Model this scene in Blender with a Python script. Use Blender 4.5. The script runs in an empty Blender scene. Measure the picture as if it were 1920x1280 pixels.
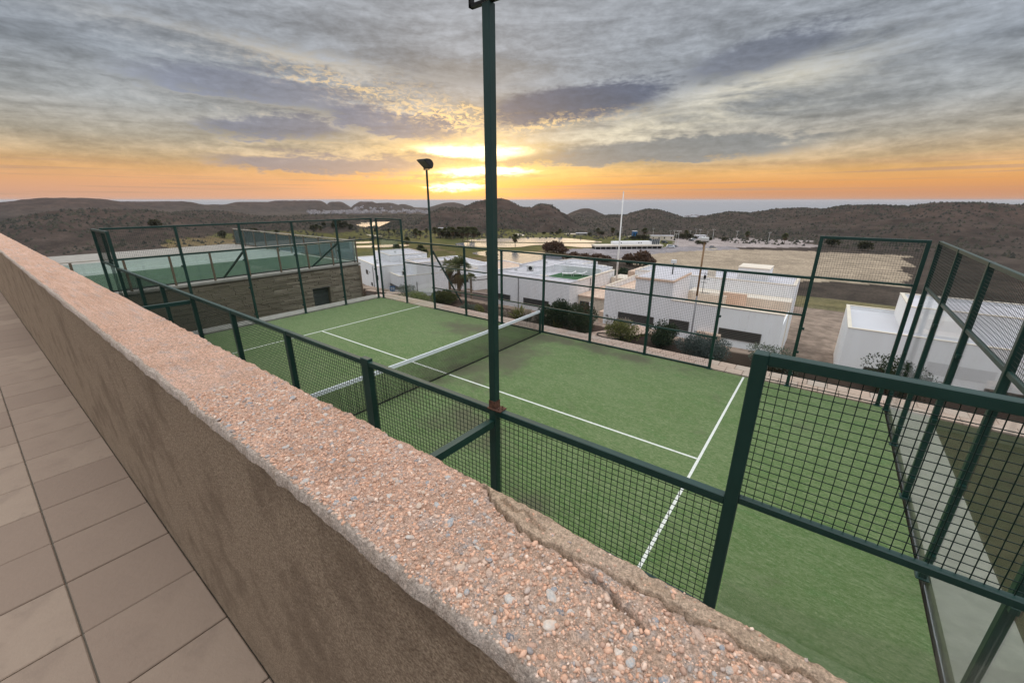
import bpy, bmesh, math, random
import numpy as np
from mathutils import Vector, Matrix
R = math.radians
random.seed(7); RNG = np.random.default_rng(7)
scene = bpy.context.scene
COL = scene.collection

# ------------------------------------------------------------------ camera
# court frame: x along the 20 m court (net at x=0), y across it (0 near side, 10 far side), z=0 turf
CAM = np.array([8.189, -2.726, 4.823]); YAW = -0.64753; PITCH = 0.33072; FPX = 771.25
cd = bpy.data.cameras.new('camera'); cam = bpy.data.objects.new('camera', cd); COL.objects.link(cam)
cd.sensor_width = 36; cd.sensor_fit = 'HORIZONTAL'; cd.lens = 36*FPX/1920; cd.clip_start = 0.05; cd.clip_end = 200000
cam.location = CAM; cam.rotation_euler = (R(90)-PITCH, 0, -YAW)
scene.camera = cam
scene.render.resolution_x = 1024; scene.render.resolution_y = 682

# ------------------------------------------------------------------ view
vs = scene.view_settings
vs.view_transform = 'Standard'; vs.look = 'None'; vs.exposure = 0.22; vs.gamma = 1.0; vs.use_curve_mapping = False

# ------------------------------------------------------------------ sky
SUN_AZ = -43.6      # degrees from +y towards +x
SUN_EL = 4.5
w = bpy.data.worlds.new('World'); scene.world = w; w.use_nodes = True
nt = w.node_tree; nt.nodes.clear()
w.cycles.sampling_method = 'MANUAL'; w.cycles.sample_map_resolution = 256

class E:
    """tiny node expression helper"""
    def __init__(s, t): s.t = t
    def val(s, sock, x):
        if isinstance(x, (int, float)): sock.default_value = x
        elif isinstance(x, (tuple, list)): sock.default_value = tuple(x) if len(sock.default_value) == len(x) else tuple(x)+(1,)
        else: s.t.links.new(x, sock)
    def m(s, op, a, b=0.0, c=0.0):
        n = s.t.nodes.new('ShaderNodeMath'); n.operation = op
        for i, x in enumerate((a, b, c)): s.val(n.inputs[i], x)
        return n.outputs[0]
    def add(s, a, b): return s.m('ADD', a, b)
    def sub(s, a, b): return s.m('SUBTRACT', a, b)
    def mul(s, a, b): return s.m('MULTIPLY', a, b)
    def div(s, a, b): return s.m('DIVIDE', a, b)
    def sat(s, a):
        n = s.t.nodes.new('ShaderNodeClamp'); s.val(n.inputs[0], a); return n.outputs[0]
    def step(s, a, lo, hi, to0=0.0, to1=1.0):
        n = s.t.nodes.new('ShaderNodeMapRange'); n.interpolation_type = 'SMOOTHSTEP'
        s.val(n.inputs['Value'], a)
        for k, x in (('From Min', lo), ('From Max', hi), ('To Min', to0), ('To Max', to1)): s.val(n.inputs[k], x)
        return n.outputs[0]
    def vec(s, x, y, z=0.0):
        n = s.t.nodes.new('ShaderNodeCombineXYZ')
        for i, q in enumerate((x, y, z)): s.val(n.inputs[i], q)
        return n.outputs[0]
    def noise(s, v, scale, detail=4, rough=0.55, dist=0.0):
        n = s.t.nodes.new('ShaderNodeTexNoise'); s.val(n.inputs['Vector'], v)
        n.inputs['Scale'].default_value = scale; n.inputs['Detail'].default_value = detail
        n.inputs['Roughness'].default_value = rough; n.inputs['Distortion'].default_value = dist
        return n.outputs[0]
    def mix(s, f, a, b, mode='MIX'):
        n = s.t.nodes.new('ShaderNodeMix'); n.data_type = 'RGBA'; n.blend_type = mode; n.clamp_factor = False
        s.val(n.inputs[0], f); s.val(n.inputs[6], a); s.val(n.inputs[7], b)
        return n.outputs[2]
    def ramp(s, f, stops, interp='LINEAR'):
        n = s.t.nodes.new('ShaderNodeValToRGB'); cr = n.color_ramp; cr.interpolation = interp
        while len(cr.elements) > 1: cr.elements.remove(cr.elements[-1])
        cr.elements[0].position = stops[0][0]; cr.elements[0].color = tuple(stops[0][1])+(1,)
        for p, c in stops[1:]:
            e = cr.elements.new(p); e.color = tuple(c)+(1,)
        s.val(n.inputs[0], f); return n.outputs[0]
    def gauss(s, uv, u0, v0, su, sv, tilt=0.0):
        mp = s.t.nodes.new('ShaderNodeMapping'); mp.vector_type = 'TEXTURE'; s.t.links.new(uv, mp.inputs[0])
        mp.inputs['Location'].default_value = (u0, v0, 0); mp.inputs['Rotation'].default_value = (0, 0, R(tilt)); mp.inputs['Scale'].default_value = (su, sv, 1)
        d = s.t.nodes.new('ShaderNodeVectorMath'); d.operation = 'DOT_PRODUCT'
        s.t.links.new(mp.outputs[0], d.inputs[0]); s.t.links.new(mp.outputs[0], d.inputs[1])
        return s.m('POWER', 0.36788, d.outputs['Value'])

ZENITH = 2.2        # overhead sky, set far brighter than the visible band to light the foreground
def build_sky():
    e = E(nt)
    tc = nt.nodes.new('ShaderNodeTexCoord'); sp = nt.nodes.new('ShaderNodeSeparateXYZ')
    nt.links.new(tc.outputs['Generated'], sp.inputs[0])
    x, y, z = sp.outputs
    u = e.sub(e.mul(e.m('ARCTAN2', x, y), 57.29578), SUN_AZ)      # degrees from the sun's bearing
    v = e.mul(e.m('ARCSINE', z), 57.29578)                        # degrees above the horizon
    n_mid = e.noise(e.vec(e.add(e.mul(u, 0.085), 7.3), e.mul(v, 0.50), 2.0), 1.0, 5, 0.60, 0.5)     # streaks
    n_fine = e.noise(e.vec(e.mul(u, 0.60), e.mul(v, 1.55), 4.0), 1.0, 4, 0.66, 0.25)
    wob = e.mul(e.sub(n_mid, 0.5), 3.6); w2 = e.add(wob, e.mul(e.sub(n_fine, 0.5), 2.2))
    UV = e.vec(u, v); UVW = e.vec(e.add(u, e.mul(w2, 2.4)), e.add(v, w2))
    UVM = e.vec(e.add(u, e.mul(w2, 2.6)), e.add(v, e.mul(w2, .55)))
    UVL = e.vec(e.add(u, e.mul(w2, 1.2)), e.add(v, e.mul(w2, .24)))
    t = e.m('POWER', e.div(e.m('MAXIMUM', v, 0.0), 90.0), 0.5)
    def p(d): return math.sqrt(d/90.0)
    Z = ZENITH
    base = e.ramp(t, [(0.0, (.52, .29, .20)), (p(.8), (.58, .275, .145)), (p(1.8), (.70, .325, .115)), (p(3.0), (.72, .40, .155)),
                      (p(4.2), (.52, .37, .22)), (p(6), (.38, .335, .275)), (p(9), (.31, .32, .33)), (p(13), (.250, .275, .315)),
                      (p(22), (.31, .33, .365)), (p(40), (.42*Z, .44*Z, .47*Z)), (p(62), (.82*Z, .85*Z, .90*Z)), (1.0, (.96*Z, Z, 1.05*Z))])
    away = e.mul(e.step(e.m('ABSOLUTE', e.sub(e.m('MODULO', e.add(u, 540.0), 360.0), 180.0)), 55.0, 120.0), e.step(v, 24.0, 4.0))
    base = e.mix(away, base, (.60, .66, .80))      # cool anti-solar sky, brightened to lift the surfaces facing the camera
    left = e.mul(e.step(u, -4.0, -20.0), e.step(v, 5.0, 0.5))
    base = e.mix(e.mul(left, 0.6), base, (.62, .36, .26))
    base = e.mix(e.mul(e.gauss(UV, 4.0, 2.0, 14.0, 1.9), 0.55), base, (.98, .43, .085))
    base = e.mix(e.mul(e.gauss(UVL, 8.0, 3.6, 11.0, .9), 0.75), base, (1.0, .66, .20))
    base = e.mix(e.mul(e.gauss(UVL, 1.5, 6.6, 11.0, 3.6), 0.55), base, (.86, .62, .32))
    # dusky bars across the low glow
    bars = e.noise(e.vec(e.mul(u, 0.03), e.mul(v, 1.9), 9.0), 1.0, 3, 0.6, 0.2)
    c = e.mix(e.mul(e.mul(e.step(bars, 0.50, 0.64), e.step(v, 4.6, 2.2)), 0.75), base, (.46, .28, .20))
    # light and shade of the streaked deck
    low_sky = e.step(v, 30.0, 16.0)
    sh = e.add(e.mul(e.step(n_mid, 0.33, 0.68), .55), e.mul(e.step(n_fine, .3, .7), .18))
    shade = e.add(1.0, e.mul(e.sub(sh, .42), e.mul(low_sky, .50)))
    c = e.mix(e.step(v, 1.0, 4.5), c, e.mix(1.0, c, shade, 'MULTIPLY'))
    for colr, a, u0, v0, su, sv, tl in (((.64, .58, .45), .95, 23.0, 8.4, 13.0, 1.5, 5), ((.62, .58, .48), .85, 35.0, 11.4, 9.0, 2.0, 8), ((.54, .49, .41), .65, -17.0, 14.3, 14.0, .9, -4), ((.56, .44, .30), .8, -17.0, 5.95, 10.0, .45, 0), ((.50, .42, .33), .7, -20.0, 9.2, 7.0, .5, -6)):
        c = e.mix(e.mul(e.mul(e.gauss(UVW, u0, v0, su, sv, tl), e.step(n_mid, .30, .62)), a), c, colr)
    gold = e.mul(e.gauss(UVL, -7.0, 6.4, 11.0, .9), e.step(n_mid, .40, .6)); c = e.mix(e.mul(gold, .75), c, (.72, .52, .28))
    # cloud masses: (colour, strength, u, v, half sizes, tilt, edge)
    for colr, a, u0, v0, su, sv, tl, lo, hi in (
        ((.265, .232, .26), .96, -15.5, 4.1, 13.5, 1.25, 0, .25, .70), ((.17, .185, .255), .90, -21.0, 7.5, 8.0, 1.3, 2, .25, .70),
        ((.185, .205, .275), .88, -22.0, 11.2, 12.0, 1.7, -3, .25, .80), ((.14, .165, .245), .95, -7.5, 8.9, 9.0, 1.75, -5, .28, .62),
        ((.21, .22, .235), .95, 25.0, 5.7, 17.0, 1.35, 2, .22, .60), ((.27, .235, .22), .85, 9.0, 4.85, 6.0, .55, 5, .25, .7),
        ((.30, .245, .22), .88, -2.5, 4.78, 5.0, .34, -2, .25, .7), ((.42, .28, .20), .85, -1.5, 2.60, 8.0, .30, 0, .25, .7),
        ((.082, .102, .165), .96, 14.0, 11.0, 12.5, 2.1, 6, .26, .62), ((.125, .14, .19), .80, 34.0, 14.3, 8.0, 1.7, 8, .22, .75), ((.25, .255, .265), .7, 2.0, 14.2, 12.0, 1.2, 0, .3, .9)):
        c = e.mix(e.mul(e.step(e.gauss(UVW, u0, v0, su, sv, tl), lo, hi), a), c, colr)
    c = e.mix(1.0, c, e.add(1.0, e.mul(e.mul(e.add(e.sub(n_fine, .5), e.sub(n_mid, .5)), .75), e.mul(low_sky, e.step(v, 2.0, 6.0)))), 'MULTIPLY')
    # broken gold cloudlets under the slate cloud
    cell = e.noise(e.vec(e.mul(u, 1.0), e.mul(v, 2.3), 1.0), 1.0, 3, 0.72, 0.5)
    cm = e.mul(e.step(cell, 0.43, 0.59), e.m('MAXIMUM', e.m('MAXIMUM', e.gauss(UVW, -1.0, 9.5, 7.0, 1.5, -14), e.mul(e.gauss(UVW, 11.0, 8.8, 7.0, .55, 5), .8)), e.mul(e.gauss(UVW, -12.0, 12.0, 7.0, 1.0, -10), .7)))
    c = e.mix(e.mul(cm, 0.95), c, (.98, .68, .32))
    # the hidden sun: three white-hot gaps between the bars
    for (u0, v0, su, sv, a) in ((1.2, 5.80, 7.6, 1.12, 1.0), (3.0, 3.45, 6.6, 0.66, .95), (-0.4, 1.72, 3.6, 0.62, 1.0)):
        g = e.gauss(UVM, u0, v0, su, sv)
        c = e.mix(e.mul(g, .95*a), c, (1.0, .70, .26)); c = e.mix(e.mul(e.step(g, .22, .85), a), c, (2.3, 1.9, 1.15))
    c = e.mix(e.step(z, 0.0, -0.02), c, (.24, .20, .18))
    # thin clear-air light from the physical sky
    sk = nt.nodes.new('ShaderNodeTexSky'); sk.sky_type = 'NISHITA'; sk.sun_disc = False
    sk.sun_elevation = R(SUN_EL); sk.sun_rotation = R(SUN_AZ); sk.air_density = 1.0; sk.dust_density = 1.0
    b1 = nt.nodes.new('ShaderNodeBackground'); b2 = nt.nodes.new('ShaderNodeBackground')
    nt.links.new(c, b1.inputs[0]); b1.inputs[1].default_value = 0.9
    nt.links.new(sk.outputs[0], b2.inputs[0]); b2.inputs[1].default_value = 0.01
    ad = nt.nodes.new('ShaderNodeAddShader'); out = nt.nodes.new('ShaderNodeOutputWorld')
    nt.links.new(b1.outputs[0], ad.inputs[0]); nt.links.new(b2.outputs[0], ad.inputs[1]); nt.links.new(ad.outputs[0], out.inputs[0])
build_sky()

# ------------------------------------------------------------------ sun (veiled by cloud, just above the horizon)
sd = bpy.data.lights.new('sun', 'SUN'); sd.energy = 0.7; sd.angle = R(45); sd.color = (1.0, .72, .42)
sun = bpy.data.objects.new('sun', sd); COL.objects.link(sun)
sun_dir = Vector((math.sin(R(SUN_AZ))*math.cos(R(SUN_EL)), math.cos(R(SUN_AZ))*math.cos(R(SUN_EL)), math.sin(R(SUN_EL))))
sun.rotation_euler = sun_dir.to_track_quat('Z', 'Y').to_euler(); sun.location = (0, 30, 40)

# ------------------------------------------------------------------ helpers
def put(o, label=None, cat=None, group=None, kind=None):
    if label: o['label'] = label
    if cat: o['category'] = cat
    if group: o['group'] = group
    if kind: o['kind'] = kind
    return o
def thing(name, label, cat, loc=(0, 0, 0), rz=0.0, group=None):
    o = bpy.data.objects.new(name, None); COL.objects.link(o); o.location = loc; o.rotation_euler = (0, 0, rz)
    o.empty_display_size = 0.2
    return put(o, label, cat, group)
def link(name, me, parent=None, loc=None):
    o = bpy.data.objects.new(name, me); COL.objects.link(o)
    if parent: o.parent = parent
    if loc is not None: o.location = loc
    return o
def copy_tree(o, parent=None):
    c = o.copy(); COL.objects.link(c); c.parent = parent
    for ch in list(o.children): copy_tree(ch, c)
    return c
def arr_mesh(name, V, F, mat=None, smooth=False, tint=None, col=None):
    V = np.asarray(V, np.float32); F = np.asarray(F, np.int32); k = F.shape[1]
    me = bpy.data.meshes.new(name); me.vertices.add(len(V)); me.vertices.foreach_set('co', V.ravel())
    me.loops.add(F.size); me.loops.foreach_set('vertex_index', F.ravel())
    me.polygons.add(len(F)); me.polygons.foreach_set('loop_start', np.arange(0, F.size, k, dtype=np.int32))
    me.polygons.foreach_set('loop_total', np.full(len(F), k, np.int32))
    if smooth: me.polygons.foreach_set('use_smooth', np.ones(len(F), bool))
    me.update(calc_edges=True)
    if tint is not None:
        a = me.attributes.new('tint', 'FLOAT', 'POINT'); a.data.foreach_set('value', np.asarray(tint, np.float32))
    if col is not None:
        a = me.color_attributes.new('cover', 'FLOAT_COLOR', 'POINT'); a.data.foreach_set('color', np.hstack([col, np.ones((len(col), 1))]).astype(np.float32).ravel())
    if mat: me.materials.append(mat)
    return me

class MB:
    """collects shapes, then becomes one mesh object"""
    def __init__(s): s.v = []; s.f = []
    def add(s, V, F):
        n = len(s.v); s.v += [tuple(map(float, q)) for q in V]; s.f += [tuple(n+i for i in q) for q in F]; return s
    def box(s, x0, x1, y0, y1, z0, z1):
        return s.add([(x0,y0,z0),(x1,y0,z0),(x1,y1,z0),(x0,y1,z0),(x0,y0,z1),(x1,y0,z1),(x1,y1,z1),(x0,y1,z1)],
                     [(3,2,1,0),(4,5,6,7),(0,1,5,4),(1,2,6,5),(2,3,7,6),(3,0,4,7)])
    def bar(s, p, q, wd, ht, up=(0, 0, 1)):
        p = Vector(p); q = Vector(q); d = (q-p).normalized(); sd = d.cross(Vector(up))
        if sd.length < 1e-4: sd = d.cross(Vector((0, 1, 0)))
        sd.normalize(); u = sd.cross(d); V = []
        for c in (p, q):
            for a, b in ((-1,-1),(1,-1),(1,1),(-1,1)): V.append(c+sd*(a*wd/2)+u*(b*ht/2))
        return s.add(V, [(0,1,2,3),(7,6,5,4),(0,4,5,1),(1,5,6,2),(2,6,7,3),(3,7,4,0)])
    def tube(s, p, q, r0, r1, n=10, cap=True):
        p = Vector(p); q = Vector(q); d = (q-p).normalized(); a = d.orthogonal().normalized(); b = d.cross(a); V = []
        for c, r in ((p, r0), (q, r1)):
            for i in range(n):
                t = 2*math.pi*i/n; V.append(c+a*(r*math.cos(t))+b*(r*math.sin(t)))
        F = [(i, (i+1) % n, n+(i+1) % n, n+i) for i in range(n)]
        if cap: F += [tuple(range(n))[::-1], tuple(range(n, 2*n))]
        return s.add(V, F)
    def prism(s, pts, z0, z1):
        n = len(pts)
        V = [(a, b, z0) for a, b in pts]+[(a, b, z1) for a, b in pts]
        return s.add(V, [tuple(range(n))[::-1], tuple(range(n, 2*n))]+[(i, (i+1) % n, n+(i+1) % n, n+i) for i in range(n)])
    def mesh(s, name, mat, smooth=False, bevel=0.0, off=(0, 0, 0)):
        me = bpy.data.meshes.new(name)
        me.from_pydata([(a-off[0], b-off[1], c-off[2]) for a, b, c in s.v], [], s.f)
        if bevel > 0:
            bm = bmesh.new(); bm.from_mesh(me)
            bmesh.ops.bevel(bm, geom=bm.edges[:], offset=bevel, segments=1, affect='EDGES', clamp_overlap=True)
            bm.to_mesh(me); bm.free()
        if smooth:
            for q in me.polygons: q.use_smooth = True
        me.update()
        if mat: me.materials.append(mat)
        return me
    def build(s, name, mat, parent=None, smooth=False, bevel=0.0, kind=None, world=True):
        off = tuple(parent_loc(parent)) if (parent and world) else (0, 0, 0)
        o = link(name, s.mesh(name, mat, smooth, bevel, off), parent)
        if kind: o['kind'] = kind
        return o
def parent_loc(p):
    v = Vector((0, 0, 0))
    while p: v = v+p.location; p = p.parent
    return v

# value noise used to shape ground and stone
_perm = np.random.default_rng(3).random((256, 256))
def vnoise(x, y):
    xi = np.floor(x).astype(int); yi = np.floor(y).astype(int); fx = x-xi; fy = y-yi
    fx = fx*fx*(3-2*fx); fy = fy*fy*(3-2*fy)
    g = lambda a, b: _perm[a & 255, b & 255]
    return (g(xi, yi)*(1-fx)+g(xi+1, yi)*fx)*(1-fy)+(g(xi, yi+1)*(1-fx)+g(xi+1, yi+1)*fx)*fy
def fbm(x, y, o=4, gain=0.5):
    a = 1.0; t = 0; s = 0
    for i in range(o):
        t = t+a*(vnoise(x+17.3*i, y-9.1*i)-0.5); s += a; a *= gain; x = x*2.03; y = y*2.03
    return t/s*2
def sstep(a, b, x):
    t = np.clip((x-a)/(b-a), 0, 1); return t*t*(3-2*t)

# survey helpers: a bearing read on the photograph plus a distance or a level gives a place on the map
def _ray(px, py):
    F = np.array([math.sin(YAW)*math.cos(PITCH), math.cos(YAW)*math.cos(PITCH), -math.sin(PITCH)])
    Rt = np.array([math.cos(YAW), -math.sin(YAW), 0]); U = np.cross(Rt, F)
    return F+Rt*(px-960)/FPX+U*(640-py)/FPX
def at_level(px, py, z):
    d = _ray(px, py); return CAM+d*((z-CAM[2])/d[2])
def at_dist(px, py, dist):
    d = _ray(px, py); return CAM+d*(dist/math.hypot(d[0], d[1]))

# ------------------------------------------------------------------ materials
def mat(name, color, rough=0.7, var=None, scale=8.0, amt=0.5, bump=0.0, bscale=40.0, spec=0.3, metal=0.0, detail=5, tint=None, objrand=None, stretch=None, coat=0.0, var2=None, scale2=1.0, lo2=.5, hi2=.7, amt2=.5):
    m = bpy.data.materials.new(name); m.use_nodes = True; t = m.node_tree; e = E(t)
    b = t.nodes['Principled BSDF']; b.inputs['Roughness'].default_value = rough
    b.inputs['Specular IOR Level'].default_value = spec; b.inputs['Metallic'].default_value = metal
    tc = t.nodes.new('ShaderNodeTexCoord'); co = tc.outputs['Object']
    if stretch:
        mp = t.nodes.new('ShaderNodeMapping'); t.links.new(co, mp.inputs[0]); mp.inputs['Scale'].default_value = stretch; co = mp.outputs[0]
    c = tuple(color)
    if var is not None:
        n = e.noise(co, scale, detail, 0.6)
        c = e.mix(e.mul(e.step(n, 0.3, 0.7), amt*1.0), c, tuple(var))
    if var2 is not None:
        c = e.mix(e.mul(e.step(e.noise(co, scale2, 5, .65), lo2, hi2), amt2), c, tuple(var2))
    if tint is not None:
        at = t.nodes.new('ShaderNodeAttribute'); at.attribute_name = 'tint'
        c = e.mix(at.outputs['Fac'], c, tuple(tint))
    if objrand is not None:
        oi = t.nodes.new('ShaderNodeObjectInfo'); c = e.mix(oi.outputs['Random'], c, tuple(objrand))
    e.val(b.inputs['Base Color'], c)
    if coat: b.inputs['Coat Weight'].default_value = coat
    if bump > 0:
        n2 = e.noise(co, bscale, 4, 0.6); bp = t.nodes.new('ShaderNodeBump'); bp.inputs['Strength'].default_value = bump
        bp.inputs['Distance'].default_value = 0.02
        t.links.new(n2, bp.inputs['Height']); t.links.new(bp.outputs[0], b.inputs['Normal'])
    return m
def leaf_mat(name, c0, c1):
    m = bpy.data.materials.new(name); m.use_nodes = True; t = m.node_tree; e = E(t); b = t.nodes['Principled BSDF']
    at = t.nodes.new('ShaderNodeAttribute'); at.attribute_name = 'tint'
    c = e.mix(at.outputs['Fac'], tuple(c0), tuple(c1)); e.val(b.inputs['Base Color'], c)
    b.inputs['Roughness'].default_value = 0.6; b.inputs['Specular IOR Level'].default_value = 0.25
    tr = t.nodes.new('ShaderNodeBsdfTranslucent'); e.val(tr.inputs[0], c)
    mx = t.nodes.new('ShaderNodeMixShader'); mx.inputs[0].default_value = 0.25
    t.links.new(b.outputs[0], mx.inputs[1]); t.links.new(tr.outputs[0], mx.inputs[2])
    t.links.new(mx.outputs[0], t.nodes['Material Output'].inputs[0]); return m
def glass_mat(name, tintc, refl=0.10):
    m = bpy.data.materials.new(name); m.use_nodes = True; t = m.node_tree; t.nodes.clear()
    tr = t.nodes.new('ShaderNodeBsdfTransparent'); tr.inputs[0].default_value = tuple(tintc)+(1,)
    gl = t.nodes.new('ShaderNodeBsdfGlossy'); gl.inputs['Roughness'].default_value = 0.03
    fr = t.nodes.new('ShaderNodeFresnel'); fr.inputs[0].default_value = 1.45
    e = E(t); f = e.sat(e.mul(fr.outputs[0], refl/0.04*0.35))
    mx = t.nodes.new('ShaderNodeMixShader'); t.links.new(f, mx.inputs[0]); t.links.new(tr.outputs[0], mx.inputs[1]); t.links.new(gl.outputs[0], mx.inputs[2])
    out = t.nodes.new('ShaderNodeOutputMaterial'); t.links.new(mx.outputs[0], out.inputs[0]); return m
def sky_film_glass(name, tintc, film, amt):  # film: pale diffuse colour in place of sky reflected in the glass
    m = glass_mat(name, tintc, .2); t = m.node_tree; out = [n for n in t.nodes if n.type == 'OUTPUT_MATERIAL'][0]; src = out.inputs[0].links[0].from_socket
    df = t.nodes.new('ShaderNodeBsdfDiffuse'); df.inputs[0].default_value = tuple(film)+(1,); mx = t.nodes.new('ShaderNodeMixShader'); mx.inputs[0].default_value = amt
    t.links.new(src, mx.inputs[1]); t.links.new(df.outputs[0], mx.inputs[2]); t.links.new(mx.outputs[0], out.inputs[0]); return m
def cover_mat(name, rough=0.9, nscale=3.0, namt=0.35, bump=0.0, bscale=1.0, fine=None):
    m = bpy.data.materials.new(name); m.use_nodes = True; t = m.node_tree; e = E(t); b = t.nodes['Principled BSDF']
    at = t.nodes.new('ShaderNodeAttribute'); at.attribute_name = 'cover'
    tc = t.nodes.new('ShaderNodeTexCoord')
    n = e.noise(tc.outputs['Object'], nscale, 6, 0.65)
    f = e.step(n, 0.28, 0.72, 1-namt, 1+namt)
    c = e.mix(1.0, at.outputs['Color'], f, 'MULTIPLY')
    if fine:
        n2 = e.noise(tc.outputs['Object'], fine, 3, 0.6); c = e.mix(1.0, c, e.step(n2, 0.3, 0.7, 0.72, 1.28), 'MULTIPLY')
    e.val(b.inputs['Base Color'], c); b.inputs['Roughness'].default_value = rough; b.inputs['Specular IOR Level'].default_value = 0.15
    if bump:
        bp = t.nodes.new('ShaderNodeBump'); bp.inputs['Strength'].default_value = bump; bp.inputs['Distance'].default_value = 0.01
        t.links.new(e.noise(tc.outputs['Object'], bscale, 4, 0.65), bp.inputs['Height']); t.links.new(bp.outputs[0], b.inputs['Normal'])
    return m

M = dict(
 green=mat('green_paint', (.005, .034, .026), .42, var=(.011, .050, .040), scale=3, amt=.6, spec=.5, bump=.05, bscale=60, var2=(.085, .075, .055), scale2=14, lo2=.66, hi2=.74, amt2=.55),
 wire=mat('green_wire', (.006, .022, .017), .5),
 dkmetal=mat('dark_grey_metal', (.05, .05, .048), .5, metal=.3),
 lampglass=mat('lamp_lens', (.16, .15, .13), .15, spec=.6),
 rust=mat('rusty_plate', (.16, .075, .045), .8, var=(.07, .035, .025), scale=30, amt=.9, bump=.4, bscale=120),
 tape=mat('white_tape', (.84, .87, .90), .7, var=(.74, .77, .80), scale=5, amt=.5),
 net=mat('black_net', (.012, .016, .013), .7),
 line=mat('white_line', (.78, .79, .72), .9, var=(.58, .60, .52), scale=20, amt=.6, bump=.3, bscale=150),
 slab=mat('pink_paving', (.56, .41, .32), .9, var=(.44, .31, .24), scale=6, amt=.7, objrand=(.50, .40, .33), bump=.2, bscale=60),
 concrete=mat('grey_concrete', (.36, .335, .29), .9, var=(.26, .24, .21), scale=3, amt=.7, bump=.25, bscale=40),
 stucco=mat('brown_stucco', (.60, .45, .31), .95, var=(.25, .17, .11), scale=150, amt=.9, bump=1.0, bscale=190, detail=6, var2=(.20, .135, .085), scale2=5, lo2=.46, hi2=.68, amt2=.55),
 ledger=mat('ledger_stone', (.38, .33, .25), .9, var=(.24, .20, .145), scale=2.5, amt=.7, objrand=(.19, .16, .115), bump=.4, bscale=30),
 mortar=mat('dark_mortar', (.17, .145, .11), .95),
 door=mat('grey_door', (.06, .07, .066), .6, var=(.08, .09, .085), scale=4),
 white=mat('white_render', (.88, .88, .89), .85, var=(.82, .81, .805), scale=.7, amt=.6, bump=.1, bscale=30, stretch=(1.6, 1.6, .28), var2=(.62, .585, .56), scale2=2.2, lo2=.56, hi2=.74, amt2=.45),
 cream=mat('cream_render', (.74, .66, .55), .85, var=(.66, .57, .46), scale=.9, amt=.6),
 peach=mat('peach_render', (.74, .56, .43), .88, var=(.66, .47, .35), scale=.8, amt=.7),
 roof=mat('roof_gravel', (.60, .58, .60), .9, var=(.54, .52, .535), scale=.5, amt=.6),
 slat=mat('dark_slat', (.085, .075, .07), .6),
 pane=mat('dark_pane', (.03, .035, .04), .12, spec=.6),
 frame=mat('window_frame', (.10, .09, .085), .5),
 acunit=mat('ac_casing', (.62, .62, .60), .6), dark=mat('dark_void', (.02, .02, .02), .8),
 redbrown=mat('red_door', (.20, .05, .04), .6),
 aturf=mat('roof_turf', (.045, .13, .05), .9, var=(.03, .09, .035), scale=2, amt=.6),
 lounger=mat('lounger_white', (.72, .72, .70), .6),
 mast=mat('white_mast', (.72, .70, .66), .5), greypole=mat('grey_pole', (.24, .235, .24), .5, metal=.4),
 orange=mat('lit_timber_pole', (.30, .19, .10), .8, var=(.22, .13, .07), scale=4, amt=.6),
 blue=mat('sign_blue', (.02, .14, .34), .4), wmark=mat('sign_white', (.80, .80, .80), .5),
 trunk=mat('palm_trunk', (.22, .165, .12), .95, var=(.14, .10, .07), scale=6, amt=.8, bump=.5, bscale=20),
 bark=mat('bark', (.13, .095, .065), .95, bump=.4, bscale=30),
 asphalt=mat('asphalt', (.16, .15, .155), .9, var=(.22, .20, .195), scale=.05, amt=.7),
 wallbrown=mat('brown_wall', (.30, .235, .205), .9, var=(.22, .17, .15), scale=.8, amt=.7),
 tile=mat('terrace_tile', (.36, .27, .20), .85, var=(.28, .20, .15), scale=2.0, amt=.6, bump=.2, bscale=30, objrand=(.27, .195, .145), var2=(.20, .15, .115), scale2=6, lo2=.5, hi2=.72, amt2=.5),
 lawn=mat('terrace_lawn', (.055, .08, .04), .95, var=(.035, .055, .025), scale=2, amt=.7, bump=.5, bscale=60),
 timber=mat('brown_post', (.17, .125, .085), .7),
 rail=mat('pale_rail', (.55, .50, .42), .6),
 hose=mat('hose', (.02, .022, .02), .6),
 carwhite=mat('car_white', (.72, .74, .76), .25, spec=.5, coat=.4), cardark=mat('car_dark', (.04, .045, .055), .25, spec=.5, coat=.4),
 cargrey=mat('car_grey', (.30, .31, .33), .25, spec=.5, coat=.4), tyre=mat('tyre', (.02, .02, .02), .9),
 carglass=mat('car_glass', (.03, .05, .07), .1, spec=.7),
 soil=mat('soil', (.20, .145, .11), .95),
 townwhite=mat('town_white', (.50, .46, .46), .85, objrand=(.34, .30, .30)), townwin=mat('town_window', (.12, .10, .10), .9),  # townwin: plain dark window colour
 glass=glass_mat('court_glass', (.975, .99, .985), .035), bglass=sky_film_glass('green_glass', (.86, .96, .95), (.60, .84, .83), .06),
 L_olive=leaf_mat('leaf_olive', (.045, .055, .012), (.125, .125, .03)),
 L_dark=leaf_mat('leaf_dark', (.018, .032, .014), (.06, .085, .035)),
 L_grey=leaf_mat('leaf_grey', (.10, .12, .095), (.24, .26, .20)),
 L_sil=leaf_mat('leaf_silver', (.055, .075, .07), (.17, .20, .18)),
 L_yel=leaf_mat('leaf_yellow', (.10, .115, .03), (.26, .25, .08)),
 L_pale=leaf_mat('leaf_pale', (.20, .17, .13), (.48, .41, .33)),
 L_red=leaf_mat('leaf_redbrown', (.055, .032, .02), (.15, .085, .05)),
 L_far=leaf_mat('leaf_far', (.03, .032, .014), (.085, .08, .035)),
 L_palm=leaf_mat('leaf_palm', (.04, .05, .016), (.17, .175, .07)),
 L_skirt=leaf_mat('leaf_dead', (.085, .055, .028), (.21, .145, .075)),
 L_scrub=leaf_mat('leaf_scrub', (.009, .010, .005), (.055, .048, .026)),
)

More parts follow.
